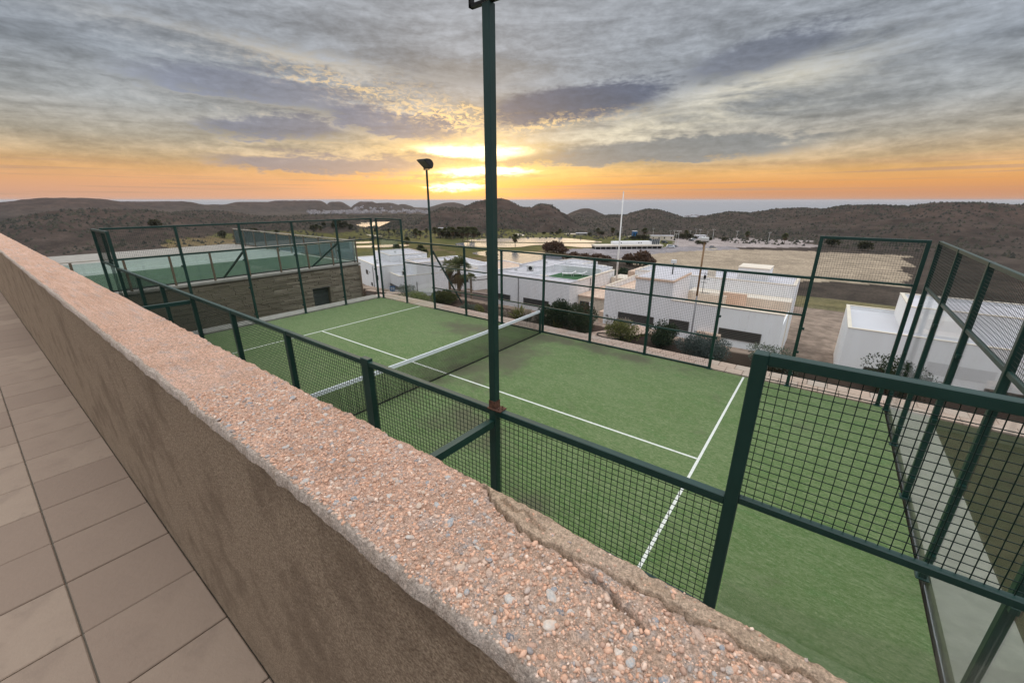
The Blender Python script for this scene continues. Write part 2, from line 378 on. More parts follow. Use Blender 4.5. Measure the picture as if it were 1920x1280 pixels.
def water_mat(name, base, rough, bstr, bscale, stretch=(1, 1, 1), spec=.5):
    m = bpy.data.materials.new(name); m.use_nodes = True; t = m.node_tree; e = E(t); b = t.nodes['Principled BSDF']
    b.inputs['Base Color'].default_value = tuple(base)+(1,); b.inputs['Roughness'].default_value = rough; b.inputs['IOR'].default_value = 1.33
    b.inputs['Specular IOR Level'].default_value = spec
    tc = t.nodes.new('ShaderNodeTexCoord'); mp = t.nodes.new('ShaderNodeMapping'); mp.inputs['Scale'].default_value = stretch
    t.links.new(tc.outputs['Object'], mp.inputs[0]); n = e.noise(mp.outputs[0], bscale, 4, 0.6)
    bp = t.nodes.new('ShaderNodeBump'); bp.inputs['Strength'].default_value = bstr; bp.inputs['Distance'].default_value = 0.3
    t.links.new(n, bp.inputs['Height']); t.links.new(bp.outputs[0], b.inputs['Normal']); return m
M['sea'] = water_mat('sea_water', (.29, .295, .31), .8, .2, .02, (1, 1, 1), .12)
M['lake'] = water_mat('lake_water', (.14, .155, .18), .17, .2, .12, (1, 1, 1), .14)

# ------------------------------------------------------------------ terrain
GOLF = -32.0; SEA = -62.0; HAZE = .000045
def plateau_dist(x, y):
    dx = np.maximum(np.maximum(-34-x, x-60), 0); dy = np.maximum(np.maximum(-90-y, y-12.6+1.25*sstep(-8.5, -10.8, x)), 0)
    return np.hypot(dx, dy)
BUMPS = []   # centre x, y, top z, half width across, half depth, bearing, flatness
def bump(px, py, dist, hw_px, depth, flat=1.0):
    p = at_dist(px, py, dist); BUMPS.append((p[0], p[1], p[2], hw_px*dist/815.0, depth, math.atan2(p[0]-CAM[0], p[1]-CAM[1]), flat))
for a in ((934, 373.0, 800, 96, 330, .2), (1021, 384.0, 770, 64, 280, .25), (843, 391, 720, 74, 260, .3), (895, 382, 780, 92, 280, .1), (985, 389, 780, 60, 250, .3), (908, 377.5, 795, 92, 300, .2),
          (1097, 391.5, 1300, 48, 300, .22), (1132, 403.5, 1250, 55, 250, .3), (1222, 392.5, 950, 82, 330, .15), (1168, 404.5, 930, 100, 300, .4), (1100, 412, 820, 90, 300, .3),
          (1300, 409.5, 980, 80, 300, .3), (1382, 398, 900, 92, 320, .2), (1500, 392, 1000, 140, 350, .25), (1640, 385, 900, 170, 350, .2), (1820, 380, 850, 180, 350, .2),
          (588, 376.5, 2600, 27, 500, .8), (545, 376.5, 2600, 60, 500, .7), (630, 378.5, 2700, 27, 400, .6), (686, 378.2, 2500, 32, 400, .6), (722, 380.6, 2500, 46, 380, .4), (755, 382.5, 2550, 26, 300, .15),
          (843, 380, 2400, 56, 350, .3), (480, 379, 2500, 80, 450, .6), (400, 384, 2300, 80, 450, .4), (290, 378, 2200, 120, 500, .5), (120, 372, 1900, 130, 500, .3),
          (600, 404, 900, 110, 260, .4), (690, 403, 1150, 110, 260, .5), (770, 404, 950, 80, 200, .3), (520, 408, 700, 100, 220, .3), (380, 398, 800, 150, 300, .3), (200, 395, 700, 170, 300, .3),
          (622, 423, 560, 80, 130, .3), (762, 423, 600, 64, 130, .3)):
    bump(*a)
def height(x, y):
    x = np.asarray(x, float); y = np.asarray(y, float)
    D = plateau_dist(x, y)
    base = np.interp(D, [0, 1.5, 6, 14, 22, 46, 62, 130, 190, 480, 1000, 1700, 2000, 3200], [-.22, -.45, -3.0, -7.3, -8.8, -9.2, -11, -27, GOLF, GOLF, -40, -56, -65, -90])
    rough_ = sstep(430, 620, D)
    base = base+fbm(x/160, y/160, 4)*7*rough_*np.interp(D, [1000, 1700], [1, .25])
    dL = np.hypot(x-CAM[0], y-CAM[1]); az = np.degrees(np.arctan2(x-CAM[0], y-CAM[1]))
    inland = sstep(-38, -52, az)                       # the coast swings away on the left: land instead of sea
    base = base+inland*(np.interp(dL, [900, 1500, 2000, 2600, 3600, 5000], [0, 12, 20, 33, 40, 20])+fbm(x/300, y/300, 3)*4*rough_)
    h = base
    for (bx, by, tz, hw, dp, br, fl) in BUMPS:
        ca, sa = math.cos(br), math.sin(br); ex = x-bx; ey = y-by
        lat = (ex*ca-ey*sa)/hw; dep = (ex*sa+ey*ca)/dp
        r = np.sqrt(lat*lat+dep*dep); r = r+fbm(x/(hw*.5)+bx, y/(hw*.5), 4)*.15*np.clip(r*1.6, 0, 1)
        q0 = fl*.5; rr = np.maximum(r-q0, 0)/(1-q0); k = np.clip((1-np.sqrt(rr**2+.03))/(1-math.sqrt(.03)), 0, 1)
        b0 = np.minimum(base, GOLF-2)
        hb = b0+(tz-b0)*k
        sm = 2.0; dd_ = np.clip(.5+.5*(hb-h)/sm, 0, 1); h = np.where(r < 1.1, h*(1-dd_)+hb*dd_+sm*dd_*(1-dd_)*.3, h)
    det = fbm(x/34, y/34, 4)*2.6+np.abs(fbm(x/80, y/80, 3))*-8+1.2
    h = h+det*rough_*np.clip((h-GOLF)/12+.35, 0.2, 1)*.8
    return h
def gz(x, y): return float(height(np.array([x]), np.array([y]))[0])

# land cover along the valley floor, mapped in world metres
def poly_mask(x, y, poly, soft=0.0):
    n = len(poly); ins = np.zeros(x.shape, bool); j = n-1
    for i in range(n):
        xi, yi = poly[i]; xj, yj = poly[j]
        c = ((yi > y) != (yj > y)) & (x < (xj-xi)*(y-yi)/(yj-yi+1e-12)+xi); ins ^= c; j = i
    return ins
def mp_(pts, z=GOLF): return [tuple(at_level(a, b, z)[:2]) for a, b in pts]
FAIR = mp_([(300, 452), (470, 440), (640, 434), (700, 431), (790, 434), (860, 440), (960, 436), (1060, 437), (1140, 443), (1220, 441), (1262, 446), (1250, 462), (1140, 470), (1040, 478), (1010, 520), (940, 560), (800, 540), (650, 520), (420, 520)])
DIRT = mp_([(1190, 472), (1260, 466), (1500, 470), (1700, 480), (1700, 540), (1400, 520), (1220, 500), (1170, 490)])
TARM = mp_([(1035, 470), (1120, 464), (1180, 466), (1262, 462), (1380, 462), (1380, 468), (1262, 472), (1190, 484), (1080, 488)])
PARK = mp_([(1240, 448), (1360, 446), (1520, 452), (1520, 464), (1262, 463)])
BUNK = [mp_(p) for p in ([(960, 441), (982, 440), (984, 442), (962, 443)], [(684, 440.5), (700, 440), (716, 443), (700, 442.5)], [(714, 470), (740, 468.5), (742, 470), (716, 472)], [(756, 473), (768, 470.5), (780, 471), (760, 475)], [(1058, 438), (1080, 437.5), (1080, 439), (1060, 439.6)], [(1172, 441), (1188, 442), (1186, 444), (1174, 443)], [(1322, 466), (1344, 465), (1344, 467), (1322, 468)])]
GREEN2 = mp_([(1225, 505), (1260, 500), (1420, 512), (1420, 540), (1230, 530)], -28)
def cover(x, y, h):
    D = plateau_dist(x, y); n1 = fbm(x/22, y/22, 5); n2 = fbm(x/7, y/7, 4); n3 = fbm(x/70+3, y/70, 4)
    scrub = np.stack([.052+.028*n2, .038+.021*n2, .029+.016*n2], -1)
    scrub = scrub*(1+.40*n1+.25*n3)[..., None]
    reddish = np.clip((h-GOLF)/30, 0, 1)[..., None]
    scrub = scrub*(1+reddish*np.array([.12, -.06, -.10]))
    c = scrub
    grass = np.stack([.098+.035*n3+.03*n1, .090+.018*n1+.016*n3, .024+.010*n1], -1)
    wx = x+n1*14+n2*3; wy = y+n3*12+n2*3
    g = (poly_mask(wx, wy, FAIR) & (h < GOLF+4))[..., None]
    c = np.where(g, grass, c)
    rough_patch = (g[..., 0] & (n3 > .22))[..., None]; c = np.where(rough_patch, np.stack([.16+.03*n2, .115+.02*n2, .055+.01*n2], -1), c)
    for poly, colr in ((PARK, (.31, .26, .24)), (DIRT, (.33, .26, .185)), (TARM, (.25, .225, .225))):
        mk = poly_mask(wx, y+n1*14+n2*4, poly)[..., None]; c = np.where(mk, np.array(colr)*(1+.18*n2+.14*n1)[..., None], c)
    mk = poly_mask(wx, y, GREEN2)[..., None]; c = np.where(mk, np.stack([.12+.02*n1, .125+.02*n1, .035+.01*n1], -1), c)
    for b_ in BUNK: c = np.where(poly_mask(x, y, b_)[..., None], np.array((.55, .47, .36)), c)
    vil = ((D < 75) & (D > 0.5))[..., None]
    earth = np.stack([.25+.05*n2, .185+.04*n2, .145+.03*n2], -1)
    c = np.where(vil, earth, c)
    slope_g = ((D > 75) & (D < 185) & ~g[..., 0])[..., None]
    c = np.where(slope_g, np.stack([.15+.04*n2+.03*n1, .125+.03*n2+.02*n1, .06+.02*n2], -1), c)
    return np.clip(c, .01, .9)

def build_terrain():
    r = np.concatenate([np.linspace(0.0, 16, 40)[1:], 16*np.exp(np.linspace(0, math.log(5200/16), 430))[1:]])
    az = np.radians(np.concatenate([np.arange(-190, -92, 1.0), np.arange(-92, 16, 0.17), np.arange(16, 110, 1.0)]))
    A, Rr = np.meshgrid(az, r, indexing='ij')
    x = CAM[0]+np.sin(A)*Rr; y = CAM[1]+np.cos(A)*Rr
    h = height(x, y); c = cover(x, y, h)
    # keep the ground clear under the court, terrace and building
    h = np.where((y < 12.5) & (x > -34), h-.06, h)
    h = np.where((x > -13.6) & (x < -10.9) & (y < 11.4), -1.6, h)
    h = np.where((x > -33) & (x <= -13.6) & (y < 10.6), -1.8, h)
    h = np.where((y < -1.9) & (x > -13), -0.3, h)
    n, k = x.shape; V = np.stack([x, y, h], -1).reshape(-1, 3); idx = np.arange(n*k).reshape(n, k)
    F = np.stack([idx[:-1, :-1], idx[:-1, 1:], idx[1:, 1:], idx[1:, :-1]], -1).reshape(-1, 4)
    F = F[:, ::-1]
    me = arr_mesh('terrain', V, F, cover_mat('terrain_cover', .95, .11, .22, fine=.9), True, col=c.reshape(-1, 3))
    put(link('terrain', me), kind='structure')
build_terrain()

def flat(name, pts, z, m, kind='structure', jitter=0.0):
    me = bpy.data.meshes.new(name); me.from_pydata([(a, b, z) for a, b in pts], [], [tuple(range(len(pts)))])
    me.update(); me.materials.append(m)
    if me.polygons[0].normal.z < 0: me.flip_normals()
    return put(link(name, me), kind=kind)
sea_pts = [(CAM[0]+90000*math.sin(t), CAM[1]+90000*math.cos(t)) for t in np.linspace(0, 2*math.pi, 97)[:-1]]
flat('sea', sea_pts, SEA+3, M['sea'])

def smooth_poly(pts, it=2):
    for _ in range(it):
        q = []
        for i in range(len(pts)):
            a = np.array(pts[i]); b = np.array(pts[(i+1) % len(pts)]); q += [tuple(a*.75+b*.25), tuple(a*.25+b*.75)]
        pts = q
    return pts
PONDS = [
 [(866, 452), (880, 449.5), (905, 447.5), (960, 446.5), (1010, 445.5), (1060, 446), (1090, 449), (1126, 452.5), (1131, 454.5), (1100, 455), (1010, 454.6), (950, 454), (905, 453.5)],
 [(851, 457), (866, 454.5), (905, 454.6), (960, 455.6), (1040, 456.4), (1130, 456.6), (1126, 463), (1090, 463.8), (1062, 461), (1020, 459), (995, 460), (975, 463.5), (930, 464), (880, 462), (858, 460)],
 [(879, 475), (900, 471), (940, 470), (1010, 472), (1062, 480), (1062, 494), (1030, 502), (985, 498), (950, 491), (915, 481)],
 [(640, 455.5), (672, 453.5), (701, 452.5), (701, 455), (672, 456.5)],
 [(600, 464), (660, 461), (720, 459), (768, 458), (766, 461.5), (720, 463.5), (660, 464.5)],
]
for i, p in enumerate(PONDS):
    flat('lake', smooth_poly(mp_(p, GOLF+.25)), GOLF+.25, M['lake'])
flat('reservoir', mp_([(660, 417), (732, 415.5), (716, 423), (694, 431), (684, 430)], GOLF+.6), GOLF+.6, M['lake'])

# scrub on the slopes: countless shrubs, one mass
def build_scrub():
    n = 42000
    a = np.radians(RNG.uniform(-92, 18, n)); r = np.sqrt(RNG.uniform(430**2, 1150**2, n))
    x = CAM[0]+np.sin(a)*r; y = CAM[1]+np.cos(a)*r; h = height(x, y)
    keep = (fbm(x/60, y/60, 3)+RNG.uniform(-.5, .5, n) > -.15) & (h > GOLF-3) & (h > SEA+6); x, y, h = x[keep], y[keep], h[keep]; n = len(x)
    s = RNG.uniform(.6, 1.8, n)**1.4
    V = np.zeros((n, 6, 3)); t0 = RNG.uniform(0, 6.28, n)
    for k in range(5):
        t = t0+k*1.2566; V[:, k] = np.stack([x+np.cos(t)*s*1.1, y+np.sin(t)*s*1.1, h-.25*s], -1)
    V[:, 5] = np.stack([x+RNG.uniform(-.3, .3, n)*s, y+RNG.uniform(-.3, .3, n)*s, h+s*RNG.uniform(.8, 1.4, n)], -1)
    b = np.arange(n)[:, None]*6
    F = np.concatenate([np.concatenate([b+k, b+(k+1) % 5, b+5], 1) for k in range(5)])
    tint = np.repeat(RNG.random(n), 6)
    put(link('scrub', arr_mesh('scrub', V.reshape(-1, 3), F, M['L_scrub'], True, tint=tint)), 'low dark scrub speckling the brown hillsides', 'scrub', kind='stuff')
build_scrub()

# ================================================================== the court
def turf_mat():
    m = bpy.data.materials.new('court_turf'); m.use_nodes = True; t = m.node_tree; e = E(t); b = t.nodes['Principled BSDF']
    tc = t.nodes.new('ShaderNodeTexCoord'); co = tc.outputs['Object']
    mp = t.nodes.new('ShaderNodeMapping'); mp.inputs['Scale'].default_value = (1.0, 2.4, 1); mp.inputs['Rotation'].default_value = (0, 0, R(28)); t.links.new(co, mp.inputs[0])
    n0 = e.noise(co, .33, 4, .55); n1 = e.noise(mp.outputs[0], 2.2, 4, .65, .4); n2 = e.noise(mp.outputs[0], 11, 4, .72, .3); n3 = e.noise(co, 45, 3, .75)
    c = e.mix(e.step(n0, .35, .65), (.095, .152, .045), (.124, .175, .066))
    c = e.mix(e.mul(e.step(n1, .42, .62), .55), c, (.166, .214, .094))          # combed fibres, sand showing
    c = e.mix(e.mul(e.step(n1, .46, .30), .50), c, (.100, .195, .062))
    c = e.mix(e.mul(e.step(n2, .52, .36), .80), c, (.062, .125, .030))
    c = e.mix(e.mul(e.step(n2, .54, .66), .85), c, (.208, .252, .126))
    c = e.mix(e.mul(e.step(n3, .5, .70), .55), c, (.24, .29, .15))
    sp = t.nodes.new('ShaderNodeSeparateXYZ'); t.links.new(co, sp.inputs[0])
    # worn brown sand patches beside the net and at the base line
    worn = e.noise(co, .85, 5, .62, .3)
    wx = e.gauss(co, .4, 6.6, 1.5, 3.0); wx2 = e.gauss(co, 5.0, 1.6, .8, .9); wx3 = e.gauss(co, -2.4, 8.7, 2.0, .9)
    wx4 = e.gauss(co, 2.6, 3.2, 1.2, .9); wx5 = e.gauss(co, 2.0, 9.6, 4.5, .5)
    wm = e.m('MAXIMUM', e.m('MAXIMUM', wx, wx4), e.m('MAXIMUM', wx2, e.m('MAXIMUM', wx3, wx5)))
    wf = e.mul(e.step(e.add(e.add(worn, e.mul(e.sub(n2, .5), .25)), e.mul(wm, .34)),   .58, .88), .82)
    c = e.mix(wf, c, (.098, .092, .056))
    e.val(b.inputs['Base Color'], c); b.inputs['Roughness'].default_value = .95; b.inputs['Specular IOR Level'].default_value = .1
    b.inputs['Sheen Weight'].default_value = .12
    bp = t.nodes.new('ShaderNodeBump'); bp.inputs['Strength'].default_value = .7; bp.inputs['Distance'].default_value = .012
    t.links.new(e.add(e.mul(n2, .8), e.mul(n3, .6)), bp.inputs['Height']); t.links.new(bp.outputs[0], b.inputs['Normal'])
    return m
court = put(MB().box(-10.02, 10.02, -.02, 10.02, -.25, 0.0).build('padel_court_turf', turf_mat()), kind='structure')
def stripe(name, x0, x1, y0, y1):
    o = MB().box(x0, x1, y0, y1, .001, .005).build(name, M['line'], court); return o
stripe('service_line', -6.975, -6.925, .03, 9.97); stripe('service_line', 6.925, 6.975, .03, 9.97)
stripe('centre_line', -6.92, -.05, 4.975, 5.025); stripe('centre_line', .05, 6.92, 4.975, 5.025)

# paving along the far side, slab by slab, and the concrete kerbs
pave = put(MB().box(-10.9, 13.0, 10.12, 10.93, -.35, -.055).build('pavement', M['mortar']), kind='structure')
slab_me = [MB().box(-.222, .222, -.192, .192, -.05, 0).mesh('paving_slab', M['slab'], bevel=.008) for _ in range(1)][0]
for row, (yc) in enumerate((10.325, 10.722)):
    x = -10.65+row*.2
    while x < 12.7:
        o = link('paving_slab', slab_me, pave, (x, yc, random.uniform(-.006, .004))); o.rotation_euler = (random.uniform(-.006, .006), 0, random.uniform(-.006, .006)); x += .455
kerb = put(MB().box(-10.85, -10.14, -1.2, 10.1, -.6, .03).build('kerb', M['concrete'], bevel=.015), kind='structure')
MB().box(10.14, 10.85, -1.2, 10.1, -.6, .03).build('kerb_east', M['concrete'], kind='structure')
put(MB().box(-10.85, 13.0, -2.15, -.12, -.6, -.02).build('service_gap_floor', M['concrete']), kind='structure')
put(MB().box(-13.2, -10.85, -2.15, 11.2, -1.7, -1.5).build('sunken_passage_floor', M['concrete']), kind='structure')

# ---- enclosure
def wire_panel(parent, a, b, z0, z1, name='mesh_panel', wd=.0036, pitch=.05):
    """welded wire mesh between two upright positions a, b (xy), joined: the wires are too many to pick apart"""
    a = np.array(a, float); b = np.array(b, float); L = np.hypot(*(b-a)); d = (b-a)/L; nrm = np.array([-d[1], d[0]])
    V = []; F = []
    def rod(p, q):
        p = np.array(p); q = np.array(q); ax = (q-p)/np.linalg.norm(q-p); s1 = np.array([nrm[0], nrm[1], 0]); s2 = np.cross(ax, s1); k = len(V)
        for c in (p, q):
            for u_, v_ in ((-1, -1), (1, -1), (1, 1), (-1, 1)): V.append(c+s1*u_*wd/2+s2*v_*wd/2)
        F.extend([(k, k+1, k+5, k+4), (k+1, k+2, k+6, k+5), (k+2, k+3, k+7, k+6), (k+3, k, k+4, k+7)])
    n = max(1, int(round(L/pitch)))
    for i in range(n):
        p = a+d*(L*(i+.5)/n); rod((p[0], p[1], z0), (p[0], p[1], z1))
    m = max(1, int(round((z1-z0)/pitch)))
    for j in range(m):
        z = z0+(z1-z0)*(j+.5)/m; o = nrm*wd
        rod((a[0]+o[0], a[1]+o[1], z), (b[0]+o[0], b[1]+o[1], z))
    off = np.array(parent_loc(parent)); me = arr_mesh(name, np.array(V)-off, np.array(F), M['wire'])
    return put(link(name, me, parent), kind='stuff')
def glass_pane(parent, a, b, z0, z1, m='glass', th=.012, name='glass_pane'):
    a = Vector((a[0], a[1], (z0+z1)/2)); b = Vector((b[0], b[1], (z0+z1)/2))
    return MB().bar(a, b, th, z1-z0).build(name, M[m], parent)
def post(parent, x, y, z1, w_=.08, d_=.08, foot=True, z0=0.0):
    p = MB().box(x-w_/2, x+w_/2, y-d_/2, y+d_/2, z0, z1).build('post', M['green'], parent, bevel=.006)
    if foot: MB().box(x-w_*.9, x+w_*.9, y-d_*.9, y+d_*.9, z0-.004, z0+.014).build('base_plate', M['green'], p, bevel=.003)
    return p
def side_fence(y, out, label, lamp_x):
    f = thing('court_side_fence', label, 'fence', (0, y, 0))
    for x in range(-10, 11, 2):
        z1 = 4.0 if abs(x) >= 8 else 3.0
        xx = x+(.10 if x == -10 else -.10 if x == 10 else 0)
        dbl = (x == 4 and out < 0)
        p = post(f, xx, y, z1-(0 if not dbl else -.03), .15 if dbl else .08, .075)
        if abs(x) in (6, 8):                     # clamps holding the panes
            s = 1 if x > 0 else -1
            for z in (.35, 1.0, 1.65): MB().box(xx+s*.04, xx+s*.085, y-.03, y+.03, z-.03, z+.03).build('glass_clamp', M['green'], p)
    for x in range(-10, 10, 2):
        a, b = x+.04, x+2-.04
        e_ = max(abs(x), abs(x+2))
        if e_ == 10: gl, ms, tops = 3.0, (3.0, 4.0), (3.0, 4.0)
        elif e_ == 8: gl, ms, tops = 2.0, (2.0, 3.0), (2.0, 3.0)
        else: gl, ms, tops = 0, (0.05, 3.0), (.03, 1.0, 2.0, 3.0)
        if x == -10: a += .1
        if x == 8: b -= .1
        for z in tops:
            h = .065 if z == tops[-1] else .05
            zc = z-h/2 if z == tops[-1] else z
            MB().bar((a-.002, y, zc), (b+.002, y, zc), .062 if z == tops[-1] else .045, h).build('top_rail' if z == tops[-1] else 'rail', M['green'], f, bevel=.005)
        if gl: glass_pane(f, (a+.012, y), (b-.012, y), .02, gl-.03)
        lo = ms[0]+.026
        zs = [z for z in (1.0, 2.0) if ms[0] < z < ms[1]]
        cuts = [ms[0]]+zs+[ms[1]]
        for z0, z1 in zip(cuts[:-1], cuts[1:]): wire_panel(f, (a, y-out*.012), (b, y-out*.012), z0+.025, z1-.035, wd=.0036 if out > 0 else .0042)
    return f
far_f = side_fence(10.06, 1, 'dark green steel mesh fence on the garden side, white villas behind it', -6)
near_f = side_fence(-.10, -1, 'dark green steel mesh fence beside the pebbly concrete parapet', 6)
def end_fence(x, out, label):
    f = thing('court_end_fence', label, 'fence', (x, 5, 0))
    ys = [.12, 2, 4, 6, 8, 9.88]
    for y in ys: post(f, x, y, 4.0, .08, .08)
    for y0, y1 in zip(ys[:-1], ys[1:]):
        a, b = y0+.04, y1-.04
        MB().bar((x, a-.002, 3.968), (x, b+.002, 3.968), .06, .06).build('top_rail', M['green'], f, bevel=.005)
        MB().bar((x, a-.002, 3.0), (x, b+.002, 3.0), .05, .06).build('rail', M['green'], f, bevel=.005)
        glass_pane(f, (x, a+.012), (x, b-.012), .02, 2.965); wire_panel(f, (x-out*.012, a), (x-out*.012, b), 3.035, 3.935)
        for z in (.4, 1.5, 2.6): MB().box(x-.03, x+.03, b-.05, b+.006, z-.03, z+.03).build('glass_clamp', M['green'], f)
    return f
west = end_fence(-10.06, -1, 'dark green end fence of clear glass panes facing the stone building'); east = end_fence(10.06, 1, 'dark green end fence of clear glass panes by the open end of the parapet')
# stays
MB().bar((-10.10, 8, 2.93), (-12.76, 8, 1.60), .06, .06).build('stay', M['green'], west)
MB().bar((-10.10, 4, 2.93), (-12.76, 4, 1.60), .06, .06).build('stay', M['green'], west)
MB().bar((-6, 10.12, 2.66), (-6, 11.86, -.06), .06, .06).build('stay', M['green'], far_f)
MB().bar((6, -.15, 2.86), (6, -2.19, 2.90), .062, .07).build('stay', M['green'], near_f)
MB().bar((-2, -.15, 2.86), (-2, -2.19, 2.90), .062, .07).build('stay', M['green'], near_f)

# floodlights standing on the fence posts
def floodlight(x, y, z0, z1, face, label, plate):
    t = thing('floodlight_pole', label, 'floodlight', (x, y, z0))
    p = MB().box(x-.035, x+.035, y-.035, y+.035, z0+.01, z1).build('pole', M['green'], t, bevel=.006)
    if plate:
        pl = MB().box(x-.05, x+.105, y-.05, y+.05, z0-.001, z0+.011).build('foot_plate', M['rust'], t, bevel=.002)
        for dx, dy in ((.072, -.03), (.072, .03), (.092, 0)): MB().tube((x+dx, y+dy, z0+.008), (x+dx, y+dy, z0+.028), .008, .007, 6).build('bolt', M['rust'], pl)
        MB().box(x-.037, x+.037, y-.037, y+.037, z0+.012, z0+.085).build('rusted_collar', M['rust'], t)
    # bracket and head tilted down over the court
    br = MB().box(x-.16, x+.16, y-.02, y+.02, z1, z1+.02); br.box(x-.165, x-.145, y-.02, y+.02, z1, z1+.16); br.box(x+.145, x+.165, y-.02, y+.02, z1, z1+.16)
    br.build('bracket', M['dkmetal'], t)
    # head profile in the plane (out from court, up): flat lens looking down to the court, rounded back
    prof = [(-.30, .36), (-.30, .33), (.10, .02), (.17, .10), (.20, .22), (.14, .33), (.02, .39), (-.16, .40)]
    V = []; n = len(prof)
    for s in (-.24, .24):
        for a, b in prof: V.append((x+s*(1.0 if face else 1), y-face*a*-1, z1+.03+b))
    h = MB().add(V, [tuple(range(n)), tuple(range(2*n-1, n-1, -1))]+[(i, n+i, n+(i+1) % n, (i+1) % n) for i in range(n)]).build('lamp_head', M['dkmetal'], t, bevel=.006)
    q = [(-.285, .322), (.085, .034)]; d = (.0, -.006)
    L = [(x-.21, y+face*q[0][0], z1+.03+q[0][1]-.008), (x+.21, y+face*q[0][0], z1+.03+q[0][1]-.008), (x+.21, y+face*q[1][0], z1+.03+q[1][1]-.008), (x-.21, y+face*q[1][0], z1+.03+q[1][1]-.008)]
    L2 = [(a, b-.0*face, c-.012) for a, b, c in L]
    MB().add(L+L2, [(0, 1, 2, 3), (7, 6, 5, 4), (0, 4, 5, 1), (1, 5, 6, 2), (2, 6, 7, 3), (3, 7, 4, 0)]).build('lens', M['lampglass'], h)
    return t
floodlight(-6, 10.06, 3.0, 6.02, 1, 'tall green floodlight pole on the mesh fence in front of the villas', False)
floodlight(6, -.10, 3.0, 6.10, -1, 'tall green floodlight pole with rusty foot plate beside the parapet', True)

# ---- net
net = thing('padel_net', 'low black net with white tape stretched across the green court', 'net', (0, 5, 0))
def net_z(y): return .885+.035*((y-5)/4.85)**2
V = []; F = []
def thread(p, q, wd=.0062):
    k = len(V); p = np.array(p); q = np.array(q); ax = (q-p)/np.linalg.norm(q-p); s1 = np.array([1., 0, 0]); s2 = np.cross(ax, s1)
    for c in (p, q):
        for a, b in ((-1, -1), (1, -1), (1, 1), (-1, 1)): V.append(c+s1*a*wd/2+s2*b*wd/2)
    F.extend([(k, k+1, k+5, k+4), (k+1, k+2, k+6, k+5), (k+2, k+3, k+7, k+6), (k+3, k, k+4, k+7)])
for y in np.arange(.2, 9.82, .04): thread((0, y, .03), (0, y, net_z(y)-.06))
for z in np.arange(.05, .84, .04):
    ys = np.linspace(.18, 9.82, 9)
    for y0, y1 in zip(ys[:-1], ys[1:]): thread((.003, y0, z*net_z(y0)/.9), (.003, y1, z*net_z(y1)/.9))
put(link('net_mesh', arr_mesh('net_mesh', np.array(V)-np.array([0, 5, 0]), F, M['net']), net), kind='stuff')
ys = np.linspace(.16, 9.84, 25); tb = MB(); hb = MB()
for y0, y1 in zip(ys[:-1], ys[1:]):
    tb.bar((0, y0, net_z(y0)-.045), (0, y1, net_z(y1)-.045), .03, .095)
    hb.bar((0, y0, .018), (0, y1, .018), .02, .03)
tb.build('headband', M['tape'], net); hb.build('hem_shadow_band', M['net'], net)  # dark hem doubles as the shadow line along the net's foot
for y in (.13, 9.87):
    p = MB().box(-.04, .04, y-.03, y+.03, 0, .95).build('net_post', M['green'], net, bevel=.005)
MB().bar((0, 9.84, .90), (0, 9.86, .93), .05, .05).build('winch', M['dkmetal'], net)

# ================================================================== parapet and terrace under the viewer
T = 4.27; YN, YF = -2.438, -2.197
CR1 = np.array([(7.70, -2.196), (7.733, -2.206), (7.765, -2.227), (7.803, -2.236), (7.837, -2.250), (7.876, -2.253), (7.938, -2.249), (8.001, -2.240), (8.054, -2.243), (8.085, -2.238), (8.12, -2.241), (8.2, -2.238), (8.32, -2.229), (8.42, -2.21), (8.5, -2.196)])
CR2 = np.array([(7.925, -2.250), (7.971, -2.263), (8.0, -2.266), (8.026, -2.275), (8.05, -2.283), (8.09, -2.292)])
CR3 = np.array([(7.775, -2.212), (7.80, -2.214), (7.835, -2.214), (7.86, -2.221), (7.885, -2.229)])
def seg_dist(x, y, P):
    d = np.full(x.shape, 9.0)
    for (ax, ay), (bx, by) in zip(P[:-1], P[1:]):
        L2 = (bx-ax)**2+(by-ay)**2; t = np.clip(((x-ax)*(bx-ax)+(y-ay)*(by-ay))/L2, 0, 1)
        d = np.minimum(d, np.hypot(x-ax-t*(bx-ax), y-ay-t*(by-ay)))
    return d
def strip_mask(x, y):
    yi = np.interp(x, CR1[:, 0], CR1[:, 1], left=9, right=9)
    return (y > yi)
def parapet_top(x, y):
    """height of the weathered top and its colour"""
    jx = x+.005*fbm(x*110, y*110, 3); jy = y+.011*fbm(x*42+9, y*42, 4, .6)
    n1 = fbm(x*26, y*26, 3); n2 = fbm(x*95, y*95, 4, .6); n3 = fbm(x*260, y*260, 2)
    z = T+n1*.0045+n2*.0050+n3*.0022-np.clip(n2-.30, 0, 1)*.012
    strip = strip_mask(jx, jy)
    zs = T+.0016+fbm(x*9, y*12, 3)*.0020+n3*.0011+n2*.0012-np.clip(-fbm(x*14+2, y*26, 3)-.28, 0, 1)*.016
    z = np.where(strip, zs, z)
    d1 = seg_dist(jx, jy, CR1); w1 = .0016+.0026*np.clip(fbm(x*16, y*3, 2)+.3, 0, 1)
    d2 = seg_dist(jx, jy, CR2); d3 = seg_dist(jx, jy, CR3)
    z = z-.034*np.clip(1-d1/w1, 0, 1)**.3*(x > 7.72)*(x < 8.48)
    z = z-.032*np.clip(1-d2/.0036, 0, 1)**.35-.012*np.clip(1-d3/.006, 0, 1)
    spall = sstep(7.68, 7.85, x)*np.exp(-(d1/.05)**2)*(~strip); z = z+spall*(fbm(x*45+3, y*45, 3)*.008-.002)
    # edges: worn round and chipped
    ef = YF+.006*fbm(x*14, x*0+3, 3)+.003*fbm(x*60, x*0+8, 2)-np.where(x > 7.75, .012*sstep(7.75, 8.3, x), 0)
    en = YN+.004*fbm(x*18, x*0+5, 3)
    return z, strip, ef, en
